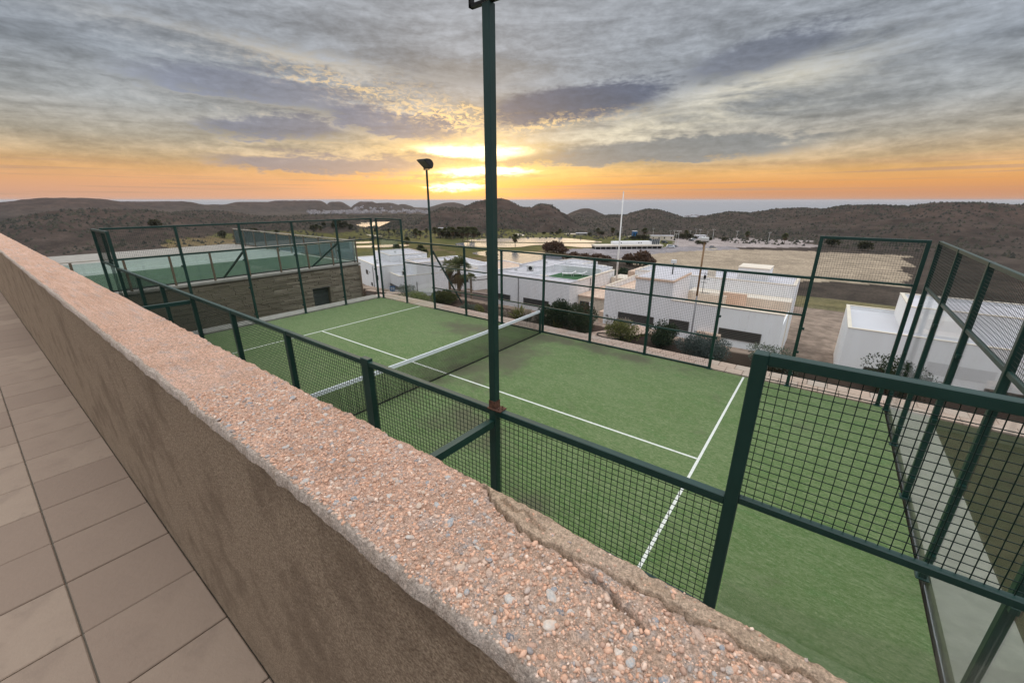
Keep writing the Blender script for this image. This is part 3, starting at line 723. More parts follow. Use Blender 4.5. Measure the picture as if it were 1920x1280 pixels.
def build_parapet():
    root = thing('parapet_wall', 'chipped pink concrete parapet studded with pebbles, cracked along its edge', 'wall', (7.6, -2.32, 3.1))
    off = np.array([7.6, -2.32, 3.1])
    xs = np.concatenate([np.arange(-12.6, 5.6, .12), np.arange(5.6, 6.75, .012), np.arange(6.75, 7.0, .004), np.arange(7.0, 8.35, .0026), np.arange(8.35, 8.55, .004), np.arange(8.55, 9.4, .012), np.arange(9.4, 13.0, .12)])
    tt = np.concatenate([[-.06], np.linspace(0, 1, 104), [1.03, 1.06]])
    X, Tm = np.meshgrid(xs, tt, indexing='ij')
    _, _, ef, en = parapet_top(X, np.full_like(X, -2.3))
    Y = en+(ef-en)*np.clip(Tm, 0, 1)
    Z, strip, _, _ = parapet_top(X, Y)
    edge = np.minimum(Y-en, ef-Y); Z = Z-np.clip(.005-edge, 0, 1)**1.2*.8*(1+.6*fbm(X*50, Y*50, 2))
    # rows hanging down both sides
    Z[:, 0] = T-.021+.005*fbm(X[:, 0]*22, X[:, 0]*0, 3); Y[:, 0] = en[:, 0]-.004+.003*fbm(X[:, 0]*40, X[:, 0]*0+2, 2)
    Z[:, -2] -= .02; Z[:, -1] = T-.09; Y[:, -1] = ef[:, -1]-.004
    n1 = fbm(X*40, Y*40, 4); n2 = fbm(X*170, Y*170, 3); n0 = fbm(X*7, Y*9, 3)
    peach = np.stack([.66+.09*n0+.10*n2, .42+.07*n0+.10*n2+.02*n1, .305+.06*n0+.09*n2+.03*n1], -1)
    sandc = np.stack([.60+.08*n2+.05*n1, .455+.07*n2+.05*n1, .345+.06*n2+.05*n1], -1)
    right = sstep(7.5, 8.0, X)[..., None]*.55
    c = peach*(1-right)+sandc*right
    c = np.where((n1 > .33)[..., None], c*np.array([.90, .98, 1.06]), c)
    stripc = np.stack([.56+.07*n2+.05*n0, .405+.055*n2+.04*n0, .285+.04*n2+.04*n0], -1); c = np.where(strip[..., None], stripc, c)
    rim = (Y-en < .012+.006*n1)[..., None]; greyc = np.stack([.50+.10*n2+.08*n1, .40+.09*n2+.08*n1, .325+.08*n2+.08*n1], -1)
    c = np.where(rim, greyc, c)
    n, k = X.shape; idx = np.arange(n*k).reshape(n, k)
    F = np.stack([idx[:-1, :-1], idx[1:, :-1], idx[1:, 1:], idx[:-1, 1:]], -1).reshape(-1, 4)
    me = arr_mesh('weathered_top', np.stack([X, Y, Z], -1).reshape(-1, 3)-off, F, cover_mat('pebble_concrete', .95, 130, .30, bump=.8, bscale=420, fine=330), True, col=np.clip(c, .02, .9).reshape(-1, 3))
    link('weathered_top', me, root)
    MB().box(-12.6, 13.0, YN+.010, YF-.012, 3.1, T-.017).build('stucco_wall', M['stucco'], root)
    MB().box(-12.6, 13.0, YN+.02, YF-.02, -.3, 3.1).build('retaining_wall', M['concrete'], root)
    # stones: the largest as single pieces, the grit between them as one mass
    lib = []
    for i in range(7):
        bm = bmesh.new(); bmesh.ops.create_icosphere(bm, subdivisions=2, radius=1.0)
        sx = Vector((random.uniform(-1, 1), random.uniform(-1, 1), random.uniform(-1, 1)))
        for v in bm.verts:
            k_ = 1+.16*math.sin(v.co.dot(sx)*2.3+i)+random.uniform(-.07, .07); v.co *= k_
            if i % 2: v.co.x = max(-.8, min(.82, v.co.x)); v.co.y = max(-.86, v.co.y)
        me = bpy.data.meshes.new('pebble'); bm.to_mesh(me); bm.free()
        for p in me.polygons: p.use_smooth = True
        lib.append(me)
    pm = bpy.data.materials.new('pebble_stone'); pm.use_nodes = True; t = pm.node_tree; e = E(t); b = t.nodes['Principled BSDF']
    oi = t.nodes.new('ShaderNodeObjectInfo'); tc = t.nodes.new('ShaderNodeTexCoord')
    pal = [(0, (.42, .36, .31)), (.14, (.50, .46, .41)), (.30, (.33, .335, .335)), (.42, (.56, .43, .33)), (.56, (.40, .40, .385)), (.66, (.25, .265, .28)), (.76, (.60, .52, .44)), (.86, (.47, .33, .25)), (.95, (.15, .16, .175))]
    c = e.ramp(oi.outputs['Random'], pal, 'CONSTANT'); c = e.mix(1.0, c, e.step(e.noise(tc.outputs['Object'], 2.5, 4, .6), .3, .7, .78, 1.2), 'MULTIPLY')
    dust = e.noise(tc.outputs['Object'], 1.3, 3, .6); c = e.mix(e.mul(e.step(dust, .40, .66), .80), c, (.60, .42, .31))
    e.val(b.inputs['Base Color'], c); b.inputs['Roughness'].default_value = .75
    for me in lib: me.materials.append(pm)
    def spot(n):
        x = RNG.uniform(6.75, 8.5, n); y = RNG.uniform(YN+.006, YF-.010, n); return x, y
    x, y = spot(420); z, st, ef, en = parapet_top(x, y); cnt = 0; near = (seg_dist(x, y, CR1) < .013)
    for i in range(420):
        if st[i] or cnt >= 296 or near[i]: continue
        r = min(.0092, .0048*math.exp(random.gauss(0.05, .32)))
        o = link('pebble', lib[i % 7], root, (x[i]-off[0], y[i]-off[1], z[i]-off[2]-r*.05)); cnt += 1
        o.scale = (r*random.uniform(.9, 1.5), r*random.uniform(.8, 1.1), r*random.uniform(.38, .62)); o.rotation_euler = (random.uniform(-.3, .3), random.uniform(-.3, .3), random.uniform(0, 6.3))
    bm = bmesh.new(); bmesh.ops.create_icosphere(bm, subdivisions=1, radius=1.0)
    bv = np.array([v.co[:] for v in bm.verts]); bf = np.array([[v.index for v in f.verts] for f in bm.faces]); bm.free()
    n = 15000; x, y = spot(n); z, st, ef, en = parapet_top(x, y)
    keep = ~(st & (RNG.random(n) > .12)) & (seg_dist(x, y, CR1) > .008) & (seg_dist(x, y, CR2) > .005); x, y, z = x[keep], y[keep], z[keep]; n = len(x)
    r = .0019*np.exp(RNG.normal(0, .45, n)); r = np.minimum(r, .0050)
    th = RNG.uniform(0, 6.28, n); sx = r*RNG.uniform(.8, 1.7, n); sy = r*RNG.uniform(.7, 1.1, n); sz = r*RNG.uniform(.5, .9, n)
    J = bv[None]*(1+RNG.uniform(-.22, .22, (n, len(bv), 1)))
    px = J[..., 0]*sx[:, None]; py = J[..., 1]*sy[:, None]; ct, sn = np.cos(th)[:, None], np.sin(th)[:, None]
    V = np.stack([x[:, None]+px*ct-py*sn, y[:, None]+px*sn+py*ct, z[:, None]+J[..., 2]*sz[:, None]], -1)-off
    F = (np.arange(n)[:, None, None]*len(bv)+bf[None]).reshape(-1, 3)
    palc = np.array([(.68, .46, .33), (.60, .41, .30), (.54, .47, .41), (.42, .40, .37), (.68, .54, .43), (.34, .33, .32), (.60, .38, .26), (.74, .63, .52), (.48, .34, .26)])
    palc = palc*np.array([1.05, .95, .91])
    col = palc[RNG.choice(9, n, p=[.28, .20, .08, .05, .14, .03, .11, .06, .05])]*RNG.uniform(.8, 1.12, (n, 1))
    put(link('grit', arr_mesh('grit', V.reshape(-1, 3), F, cover_mat('grit_stone', .85, 300, .15), False, col=np.repeat(col, len(bv), 0)), root), kind='stuff')
build_parapet()
tf = put(MB().box(-13, 14, -9.0, YN+.01, 2.9, 3.088).build('terrace_floor', M['mortar']), kind='structure')
tile_me = MB().box(-.197, .197, -.197, .197, -.02, 0).mesh('floor_tile', M['tile'], bevel=.004); rest = MB(); cnt = 0
for iy in range(8):
    for ix in range(56):
        tx, ty = 9.4-ix*.4, YN-.19-iy*.4
        if cnt < 296 and iy < 6: o = link('floor_tile', tile_me, tf, (tx, ty, 3.1+random.uniform(-.0015, .0015))); cnt += 1
        elif iy < 12: rest.box(tx-.197, tx+.197, ty-.197, ty+.197, 3.08, 3.1)
rest.build('floor_tiles', M['tile'], tf, kind='stuff')

# ================================================================== stone building left of the court
def stone_building():
    X0 = -12.8
    b = thing('stone_clad_building', 'low building clad in thin grey-brown ledger stone with a grey door', 'building', (X0-.3, 4, -1.55))
    D0, D1, DZ = 7.86, 8.80, .44
    core = MB().box(-30, X0-.055, -2.1, D0, -1.7, 1.40).box(-30, X0-.055, D1, 10.72, -1.7, 1.40).box(-30, X0-.055, D0, D1, DZ, 1.40).box(-30, X0-.45, D0, D1, -1.7, DZ).build('core', M['mortar'], b)
    rows = np.arange(-1.55, 1.31, .0925); cnt = 0; stuff = MB(); me_cache = {}
    for j, z in enumerate(rows):
        y = 10.78
        while y > -2.0:
            L = random.uniform(.45, 1.0); y0 = y-L; zt = z+.086
            segs = [(y0, y)]
            if z < DZ-.02:
                if y0 < D1 and y > D0:
                    segs = [s for s in ((y0, D0), (D1, y)) if s[1]-s[0] > .06]
                    if y0 > D0 and y < D1: segs = []
            for a, c in segs:
                pr = random.uniform(.0, .04)
                if a > 5.9 and cnt < 298:
                    o = MB().box(X0-.07, X0-.03+pr, a+.006, c-.006, z+.004, zt).build('ledger_stone', M['ledger'], b, bevel=.006); cnt += 1
                else: stuff.box(X0-.07, X0-.03+pr, a+.006, c-.006, z+.004, zt)
            y = y0
    stuff.build('ledger_stones', M['ledger'], b, kind='stuff')
    # end wall stones, seen edge-on
    e2 = MB()
    for z in rows:
        x = X0-.04
        while x > -16:
            L = random.uniform(.4, .8); e2.box(x-L+.006, x-.006, 10.70, 10.735+random.uniform(0, .03), z+.004, z+.086); x -= L
    e2.build('ledger_stones', M['ledger'], b, kind='stuff')
    MB().box(-30, X0+.03, -2.1, 10.80, 1.40, 1.50).build('coping', M['concrete'], b, bevel=.01)
    d = MB().box(X0-.30, X0-.25, D0+.004, D1-.004, -1.5, DZ-.02).build('door', M['door'], b)
    for k in range(8): MB().box(X0-.25, X0-.238, D0+.03, D1-.03, -1.4+k*.225, -1.25+k*.225).build('louvre', M['door'], d)
    MB().box(X0-.17, X0-.02, D0-.05, D1+.05, DZ-.0, DZ+.035).build('lintel', M['concrete'], b)
    put(MB().box(-18.5, X0-.5, -2.0, 10.3, 1.50, 1.56).build('terrace_lawn', M['lawn']), kind='structure'); put(MB().box(-29.8, -18.5, -2.0, 10.3, 1.50, 1.54).build('upper_terrace', M['concrete']), kind='structure')
    # downpipe at the corner
    MB().tube((X0+.07, 10.70, -1.55), (X0+.07, 10.70, 1.36), .04, .04, 8).build('downpipe', M['timber'], b, smooth=True)
    # front balustrade of glass
    for nm, label, pts, dim in (('glass_balustrade', 'clear green glass balustrade with brown posts on top of the stone wall', [(X0-.08, y) for y in (10.68, 9.24, 7.9, 6.5, 5.1, 3.7, 2.3, .9, -.5, -1.9)], 1.24),
                           ('glass_balustrade', 'green glass balustrade with pale handrail along the far edge of the terrace lawn', [(x, 10.60) for x in (-13.0, -14.8, -16.6, -18.4, -20.2, -22, -23.8, -25.6, -27.4, -29.2)], 1.20)):
        t = thing(nm, label, 'balustrade', (pts[0][0], pts[0][1], 1.5))
        for (ax, ay) in pts: MB().box(ax-.035, ax+.035, ay-.035, ay+.035, 1.5, 1.5+dim).build('post', M['timber'], t, bevel=.005)
        for p, q in zip(pts[:-1], pts[1:]):
            p3 = Vector((p[0], p[1], 0)); q3 = Vector((q[0], q[1], 0)); d_ = (q3-p3).normalized()*.04
            a3, b3 = p3+d_, q3-d_
            glass_pane(t, a3, b3, 1.62, 1.5+dim-.06, 'bglass', .012)
            MB().bar((a3.x, a3.y, 1.59), (b3.x, b3.y, 1.59), .03, .04).build('bottom_rail', M['dkmetal'], t)
        p, q = pts[0], pts[-1]; MB().bar((p[0], p[1], 1.5+dim+.018), (q[0], q[1], 1.5+dim+.018), .07, .036).build('handrail', M['rail'], t)
stone_building()
lw = thing('garden_wall', 'low brown rendered wall between the stone building and the court corner', 'wall', (-11.7, 11.05, -1.6))
MB().prism([(-12.75, 10.90), (-10.5, 11.42), (-10.45, 11.58), (-12.75, 11.06)], -1.7, -.16).build('wall', M['wallbrown'], lw)
MB().prism([(-12.76, 10.87), (-10.46, 11.40), (-10.42, 11.60), (-12.76, 11.09)], -.16, -.10).build('coping', M['slab'], lw)

# ================================================================== villas down the slope
class Villa:
    def __init__(s, name, label, loc, rz=0.0, group='white villas below the court'):
        s.t = thing(name, label, 'villa', loc, rz, group); s.w = (rz == 0.0)
    def b(s, nm, m, mb, parent=None, **k): return mb.build(nm, M[m], parent or s.t, world=s.w, **k)
    def block(s, x0, x1, y0, y1, z0, z1, m='white', ph=.35, pt=.18, roof='roof', cop='white', no=''):
        wl = s.b('wall', m, MB().box(x0, x1, y0, y1, z0, z1-ph))
        if ph > 0:
            s.b('roof', roof, MB().box(x0+pt, x1-pt, y0+pt, y1-pt, z1-ph, z1-ph+.03))
            p = MB()
            if 'f' not in no: p.box(x0, x1, y0, y0+pt, z1-ph, z1)
            if 'k' not in no: p.box(x0, x1, y1-pt, y1, z1-ph, z1)
            if 'l' not in no: p.box(x0, x0+pt, y0+pt, y1-pt, z1-ph, z1)
            if 'r' not in no: p.box(x1-pt, x1, y0+pt, y1-pt, z1-ph, z1)
            s.b('parapet', m, p, wl)
            c = MB()
            if 'f' not in no: c.box(x0-.03, x1+.03, y0-.03, y0+pt+.03, z1, z1+.05)
            if 'k' not in no: c.box(x0-.03, x1+.03, y1-pt-.03, y1+.03, z1, z1+.05)
            if 'l' not in no: c.box(x0-.03, x0+pt+.03, y0+pt+.03, y1-pt-.03, z1, z1+.05)
            if 'r' not in no: c.box(x1-pt-.03, x1+.03, y0+pt+.03, y1-pt-.03, z1, z1+.05)
            s.b('coping', cop, c, wl)
        return wl
    def win(s, a0, a1, z0, z1, plane, axis='y', sgn=-1, slats=True, pane='pane'):
        """window in a wall plane: y=plane (axis 'y') or x=plane (axis 'x'), sgn = outward direction"""
        def bx(u0, u1, d0, d1, q0, q1):
            lo, hi = sorted((plane+sgn*d0, plane+sgn*d1))
            return (u0, u1, lo, hi, q0, q1) if axis == 'y' else (lo, hi, u0, u1, q0, q1)
        wdw = s.b('window', pane, MB().box(*bx(a0, a1, -.02, .012, z0, z1)))
        f = MB(); t = .06
        f.box(*bx(a0-t, a1+t, .0, .07, z1, z1+t)); f.box(*bx(a0-t, a1+t, .0, .07, z0-t, z0)); f.box(*bx(a0-t, a0, .0, .07, z0, z1)); f.box(*bx(a1, a1+t, .0, .07, z0, z1))
        s.b('frame', 'frame', f, wdw)
        if slats:
            n = max(3, int((z1-z0)/.13))
            for i in range(n):
                zz = z0+(z1-z0)*(i+.5)/n; s.b('slat', 'slat', MB().box(*bx(a0, a1, .015, .05, zz-.035, zz+.03)), wdw)
        return wdw
    def vent(s, x, y, z): s.b('roof_vent', 'acunit', MB().box(x-.15, x+.15, y-.15, y+.15, z, z+.35))
def ac_unit(x, y, z, rz, label, g='air conditioners on the villas'):
    t = thing('air_conditioner', label, 'air conditioner', (x, y, z), rz, g)
    MB().box(-.45, .45, -.17, .17, .05, .7).build('casing', M['acunit'], t, bevel=.02, world=False)
    MB().tube((.1, -.172, .37), (.1, -.185, .37), .27, .27, 18).build('fan_grille', M['dark'], t, world=False)
    MB().box(-.4, -.34, -.15, .15, 0, .05).box(.34, .4, -.15, .15, 0, .05).build('feet', M['dkmetal'], t, world=False)
GROUND = -9.4
# --- villa with the roof-top lawn
c = Villa('villa', 'white villa with a green roof-terrace lawn and white sun loungers', (-20, 44, GROUND))
wl = c.block(-25.75, -14.4, 38.0, 39.9, GROUND, -4.05, ph=.06, pt=.15, cop='roof')
c.block(-25.75, -22.0, 39.9, 44.6, GROUND, -4.05, ph=.06, pt=.15, no='fkr', cop='roof')
c.block(-26.3, -21.9, 44.6, 51.5, GROUND, -3.80, ph=.08, pt=.2, cop='roof')
c.b('wall', 'white', MB().box(-22.0, -14.4, 39.9, 50.2, GROUND, -4.62))
c.b('roof_lawn', 'aturf', MB().box(-20.4, -14.75, 40.3, 46.6, -4.62, -4.56))
c.b('terrace_floor', 'roof', MB().box(-21.8, -20.4, 39.9, 50.0, -4.62, -4.58).box(-20.4, -14.75, 46.6, 50.0, -4.62, -4.58))
c.b('parapet', 'white', MB().box(-14.75, -14.4, 39.9, 50.2, -4.62, -4.12))
c.b('coping', 'cream', MB().box(-14.8, -14.35, 39.9, 50.25, -4.12, -4.05))
c.b('parapet', 'white', MB().box(-21.9, -14.75, 50.0, 50.2, -4.62, -3.78))
c.b('parapet', 'white', MB().box(-21.9, -14.75, 46.7, 46.9, -4.58, -3.66))
c.b('coping', 'white', MB().box(-21.9, -14.72, 49.97, 50.24, -3.78, -3.72).box(-21.9, -14.76, 46.66, 46.94, -3.66, -3.60))
c.win(-25.6, -22.95, -7.25, -6.62, 38.0); c.win(-20.75, -17.2, -7.35, -6.62, 38.0)
c.b('wall_lamp', 'frame', MB().box(-15.35, -15.1, 37.9, 38.0, -6.1, -6.0))
c.b('stair_hood', 'cream', MB().box(-19.9, -18.9, 39.95, 40.6, -4.58, -4.0))
ac_unit(-23.0, 42.5, -4.08, 0.2, 'small grey air conditioner on the flat white roof beside the roof lawn', None)
for i, (lx, ly, rz) in enumerate(((-18.4, 44.9, -1.0), (-17.2, 45.6, -1.0))):
    t = thing('sun_lounger', 'white sun lounger standing on the green roof-terrace lawn', 'sun lounger', (lx, ly, -4.56), rz, 'sun loungers on the roof lawn')
    MB().box(-.35, .35, -.95, .35, .26, .32).build('seat', M['lounger'], t, world=False)
    MB().bar((0, .35, .30), (0, .92, .58), .7, .06).build('backrest', M['lounger'], t, world=False)
    for sx in (-.3, .3):
        for sy in (-.85, .3): MB().box(sx-.03, sx+.03, sy-.03, sy+.03, 0, .26).build('leg', M['lounger'], t, world=False)
# --- low peach link between the two villas
k = Villa('annex', 'low peach-washed annex between two white villas, dark window and red door', (-11.5, 44, GROUND), group='white villas below the court')
k.t['category'] = 'annex'
k.b('wall', 'cream', MB().box(-14.38, -8.32, 40.2, 51, GROUND, -5.85)); k.b('roof', 'peach', MB().box(-14.36, -8.34, 40.0, 51, -5.85, -5.72)); k.b('low_wall', 'peach', MB().box(-10.4, -8.32, 37.5, 40.0, GROUND, -6.6))
k.b('upper_wall', 'cream', MB().box(-14.3, -9.0, 49.0, 52, -5.72, -4.9)); k.b('planter', 'cream', MB().box(-13.6, -12.4, 48.3, 48.9, -5.72, -5.3)); k.b('planter', 'cream', MB().box(-11.8, -10.8, 48.3, 48.9, -5.72, -5.3))
k.win(-14.1, -12.9, -7.4, -6.5, 40.2, slats=False); k.b('door', 'redbrown', MB().box(-10.6, -10.25, 40.15, 40.22, -8.4, -6.5))
k.b('post', 'white', MB().box(-12.8, -12.5, 39.9, 40.2, GROUND, -6.4))
# --- long villa with louvred windows
d = Villa('villa', 'long white villa with louvred strip windows and a peach stepped roof terrace', (-2, 40, GROUND))
d.block(-8.3, -5.35, 34.0, 41.5, GROUND, -3.0, ph=.5, pt=.2, roof='peach', cop='cream')
d.b('wall', 'white', MB().box(-5.35, -2.0, 34.003, 39.5, GROUND, -1.95))
d.b('cornice', 'peach', MB().box(-5.42, -1.93, 33.93, 39.55, -1.95, -1.80))
d.b('roof', 'roof', MB().box(-5.3, -2.05, 34.1, 39.4, -1.80, -1.76))
d.block(-8.3, 6.5, 41.5, 47.5, GROUND, -2.42, ph=.3, pt=.2, cop='cream')
d.b('wall', 'white', MB().box(-2.0, 6.5, 34.0, 39.5, GROUND, -4.35))
d.b('wall', 'cream', MB().box(-2.0, 6.5, 39.5, 41.5, GROUND, -3.55))
d.b('terrace_floor', 'peach', MB().box(-1.9, 6.4, 34.25, 39.45, -4.35, -4.31))
d.b('parapet', 'white', MB().box(-2.0, 6.5, 34.003, 34.22, -4.35, -3.52)); d.b('coping', 'cream', MB().box(-1.99, 6.53, 33.97, 34.25, -3.52, -3.46))
d.b('partition', 'cream', MB().box(-1.2, 1.7, 37.6, 37.8, -4.31, -3.3)); d.b('partition', 'peach', MB().box(1.2, 3.2, 38.4, 38.6, -4.31, -3.1))
d.b('chimney', 'cream', MB().box(-1.15, -.5, 42.4, 43.2, -2.72, -1.9)); d.b('stair_tower', 'white', MB().box(1.6, 4.2, 42.2, 45, -2.72, -1.3)); d.b('coping', 'cream', MB().box(1.55, 4.25, 42.15, 45.05, -1.3, -1.22))
d.b('stair_block', 'peach', MB().box(-9.3, -8.32, 42.0, 46, GROUND, -2.7))
d.win(-6.7, -3.4, -6.0, -5.35, 34.0); d.win(-1.9, -.3, -6.0, -5.25, 34.003); d.win(2.2, 5.2, -6.0, -5.3, 34.0)
d.b('planter', 'peach', MB().box(.5, 2.4, 33.6, 34.0, -6.35, -5.8))
d.b('wall_lamp', 'frame', MB().box(-8.0, -7.75, 33.88, 34.0, -5.9, -5.8))
d.b('door', 'frame', MB().box(-.9, -.1, 39.44, 39.5, -4.31, -3.6)); d.b('door', 'frame', MB().box(2.0, 2.7, 39.44, 39.5, -4.31, -3.6))
c.b('drain_pipe', 'greypole', MB().tube((-21.6, 37.93, GROUND), (-21.6, 37.93, -4.2), .05, .05, 6)); c.b('drain_pipe', 'greypole', MB().tube((-14.33, 43.0, GROUND), (-14.33, 43.0, -4.2), .05, .05, 6)); c.vent(-24.6, 41.5, -4.1); c.vent(-24.0, 48, -3.85)
pc = thing('roof_chimney', 'slim dark flue pipe with a pale cowl on the stepped peach roof', 'chimney pipe', (-3.1, 37.2, -1.76))
MB().tube((-3.1, 37.2, -1.76), (-3.1, 37.2, -.75), .06, .06, 8).build('pipe', M['dkmetal'], pc); MB().box(-3.32, -2.88, 37.0, 37.4, -.75, -.42).build('cowl', M['acunit'], pc, bevel=.04)
an = thing('television_antenna', 'thin television antenna on the roof terrace of the long villa', 'antenna', (-.35, 37.7, -3.3))
MB().tube((-.35, 37.7, -3.3), (-.35, 37.7, -1.35), .025, .02, 6).build('mast', M['dkmetal'], an)
for zz, L in ((-1.5, .35), (-2.0, .45), (-2.3, .25)): MB().bar((-.35-L, 37.7, zz), (-.35+L, 37.7, zz), .03, .03).build('element', M['dkmetal'], an)
MB().box(-.42, -.24, 37.6, 37.8, -1.95, -1.65).build('amplifier', M['dark'], an)
# --- pair of villas turned to the street on the left
b = Villa('villa', 'blue-white villa with a long flat roof behind the fan palm', (-41.9, 35.8, GROUND), R(-18.5))
b.block(-10.5, 0, 0, 13.5, 0, 3.45, ph=.10, pt=.3, cop='cream'); b.block(-14, -.2, 13.5, 16.5, 0, 3.9, ph=.12, pt=.3, cop='white'); b.block(-8, .8, 16.5, 24, 0, 3.1, ph=.15, pt=.25, roof='peach', cop='white')
b.b('roof_curb', 'cream', MB().box(-2.2, -.9, 3.5, 12.5, 3.38, 3.52)); b.vent(-6, 8, 3.38); b.vent(-9, 11, 3.38)
b.win(-8.6, -.4, 1.25, 1.75, 0.0, 'y', -1, slats=True); b.win(8.2, 11.6, 1.5, 2.1, 0.0, 'x', 1, slats=False)
b.b('drain_pipe', 'greypole', MB().tube((.06, 2.6, 0), (.06, 2.6, 2.4), .07, .07, 8))
b.b('garage_door', 'slat', MB().box(-.02, .03, .4, 2.0, 0, 1.2))
b.block(-.02, 2.0, 11.5, 14.5, 0, 2.6, ph=.15)
b.b('eave_shade', 'slat', MB().box(1.99, 2.04, 11.8, 14.2, 1.95, 2.05))
p = at_dist(713, 548, 67)
a = Villa('villa', 'pale villa with roof air conditioner beside the stone building', (p[0], p[1], GROUND), R(-18.5))
a.block(-14, 0, 0, 9, 0, 4.5, ph=.12, pt=.2, cop='cream'); a.block(-13, -4.2, 3.5, 10, 4.38, 5.5, ph=.15, pt=.2, cop='cream'); a.block(0, 4.5, 4.5, 12, 0, 5.2, ph=.15, pt=.2, cop='cream')
a.block(-3.6, -1.4, 5, 8, 4.4, 5.3, ph=.12); a.b('chimney', 'cream', MB().box(2.9, 3.6, 7.5, 8.2, 5.05, 6.0))
a.win(-1.0, -.2, 2.5, 3.1, 0, slats=False); a.win(-6.6, -5.6, 2.6, 3.2, 0, slats=False); a.win(-4.2, -3.6, 1.0, 1.4, 0, slats=False); a.vent(-9, 6, 5.35); a.vent(1.5, 9, 5.05)
a.b('drain_pipe', 'greypole', MB().tube((-2.6, -.06, 0), (-2.6, -.06, 4.3), .05, .05, 6)); a.b('wall_lamp', 'frame', MB().box(-4.6, -4.35, -.1, 0, 3.0, 3.1))
q = a.t.matrix_basis @ Vector((-4.6, 1.2, 4.42)); ac_unit(q.x, q.y, q.z, R(-18.5)+.25, 'pale air conditioner with dark fan on the villa roof beside the stone building', None)
q = b.t.matrix_basis @ Vector((-1.3, 1.2, 3.38)); ac_unit(q.x, q.y, q.z, R(-10), 'grey air conditioner on the long flat roof behind the palm', None)
# --- further villas continuing the row beyond
for i, (x, y, rz, wdt, lab) in enumerate(((17, 36, 0.0, 13, 'white villa with one upper storey past the bare lamp post'), (36, 40, .1, 12, 'white villa at the end of the row past the court'), (-62, 22, R(-24), 14, 'white villa on the slope past the glass balustrades'), (-30, 60, R(-9), 10, 'small white villa showing only its roof behind the fan palm'))):
    v = Villa('villa', lab, (x, y, gz(x, y)-.6), rz or .001); hh = 5.2 if i < 3 else 3.6
    v.block(-wdt/2, wdt/2, 0, 9, 0, hh, ph=.3, pt=.2, cop='cream'); v.block(-wdt/4, wdt/3, 2.5, 8.5, hh-.3, hh+1.6 if i < 3 else hh+.6, ph=.25, pt=.2, cop='cream')
    v.win(-wdt*.38, -wdt*.1, 1.6, 2.4, 0); v.win(wdt*.1, wdt*.35, 1.6, 2.4, 0)

# street below the fence: boundary wall and road
put(flat('street', [(-44, 29.5), (-20, 30.5), (14, 29.2), (40, 31), (40, 34.0), (14, 32.6), (-8, 33.6), (-20, 35.5), (-30, 38), (-44, 34)], gz(-10, 31)+.7, M['asphalt']), kind='structure')
sw = thing('boundary_wall', 'mauve-brown boundary wall along the street under the fan palm', 'wall', (-26, 34.15, -9.1))
MB().bar((-29.2, 34.0, -7.5), (-22.8, 34.3, -7.5), .25, 3.2).build('wall', M['wallbrown'], sw); MB().bar((-29.2, 34.0, -5.87), (-22.8, 34.3, -5.87), .34, .08).build('coping', M['wallbrown'], sw)

# ================================================================== foliage
def leaves(centres, radii, n, size, aspect=.45, updir=.25, shell=.55):
    """leaf-shaped faces spread through a set of ellipsoid clumps; returns verts, faces, tint"""
    k = len(centres); pick = RNG.integers(0, k, n); C = np.array(centres)[pick]; Rd = np.array(radii)[pick]
    d = RNG.normal(size=(n, 3)); d /= np.linalg.norm(d, axis=1, keepdims=True)
    r = shell+(1-shell)*RNG.random(n)**.7; P = C+d*Rd*r[:, None]
    ax = d*.8+RNG.normal(size=(n, 3))*.7+np.array([0, 0, updir]); ax /= np.linalg.norm(ax, axis=1, keepdims=True)
    s = np.cross(ax, RNG.normal(size=(n, 3))); s /= np.linalg.norm(s, axis=1, keepdims=True)
    L = size*RNG.uniform(.6, 1.35, n)[:, None]; W = L*aspect
    V = np.stack([P, P+ax*L*.5+s*W*.5, P+ax*L, P+ax*L*.5-s*W*.5], 1)
    t = np.clip(.15+.5*RNG.random(n)+.35*(d[:, 2]*.5+.2), 0, 1)*1.0
    return V.reshape(-1, 3), np.arange(n*4).reshape(n, 4), np.repeat(RNG.random(n)*.75+.25*RNG.random(), 4)
def clumps(rx, ry, rz, k, base=.0):
    c, r = [], []
    for i in range(k):
        t = random.uniform(0, 6.28); q = math.sqrt(random.random())*.72; h = random.uniform(.30, .85)
        c.append((rx*q*math.cos(t), ry*q*math.sin(t), base+rz*h)); f = random.uniform(.30, .50)
        r.append((rx*f, ry*f, rz*f*.75))
    return c, r
def shrub(label, x, y, z, rx, ry, rz, n, size, leafm, cat='shrub', name='shrub', aspect=.45, k=14, group='shrubs behind the fence', proto=None):
    t = thing(name, label, cat, (x, y, z), 0, group)
    c_, r_ = clumps(rx, ry, rz, k); V, F, ti = leaves(c_, r_, n, size, aspect)
    V[:, 2] = np.maximum(V[:, 2], .01)
    put(link('foliage', arr_mesh('foliage', V, F, M[leafm], tint=ti), t), kind='stuff')
    st = MB()
    for cc in c_[:max(4, k//2)]: st.tube((cc[0]*.12, cc[1]*.12, -.12), (cc[0]*.9, cc[1]*.9, cc[2]), .022*max(1, rz), .008, 5)
    st.build('stems', M['bark'], t, world=False)
    return t
G = 'shrubs behind the fence'
def gy(x, y): return gz(x, y)-.08
def SH(lab, x, y, rx, ry, top, n, size, lm, **kw):
    y -= .5; top += .16 if top < .2 else .03
    z = gy(x, y); return shrub(lab, x, y, z, rx*.88, ry*.9, (top-z)*.86, int(n*1.3), size, lm, **kw)
SH('round dark olive bush standing by the foot of the stay', -7.3, 12.4, .88, .75, .42, 5200, .075, 'L_olive')
SH('low yellow-green shrub beside the glass corner of the fence', -9.1, 12.2, .9, .45, -.02, 2400, .06, 'L_yel')
SH('wispy grey shrub near the blue sign', -10.6, 12.6, .8, .5, .10, 1700, .06, 'L_grey')
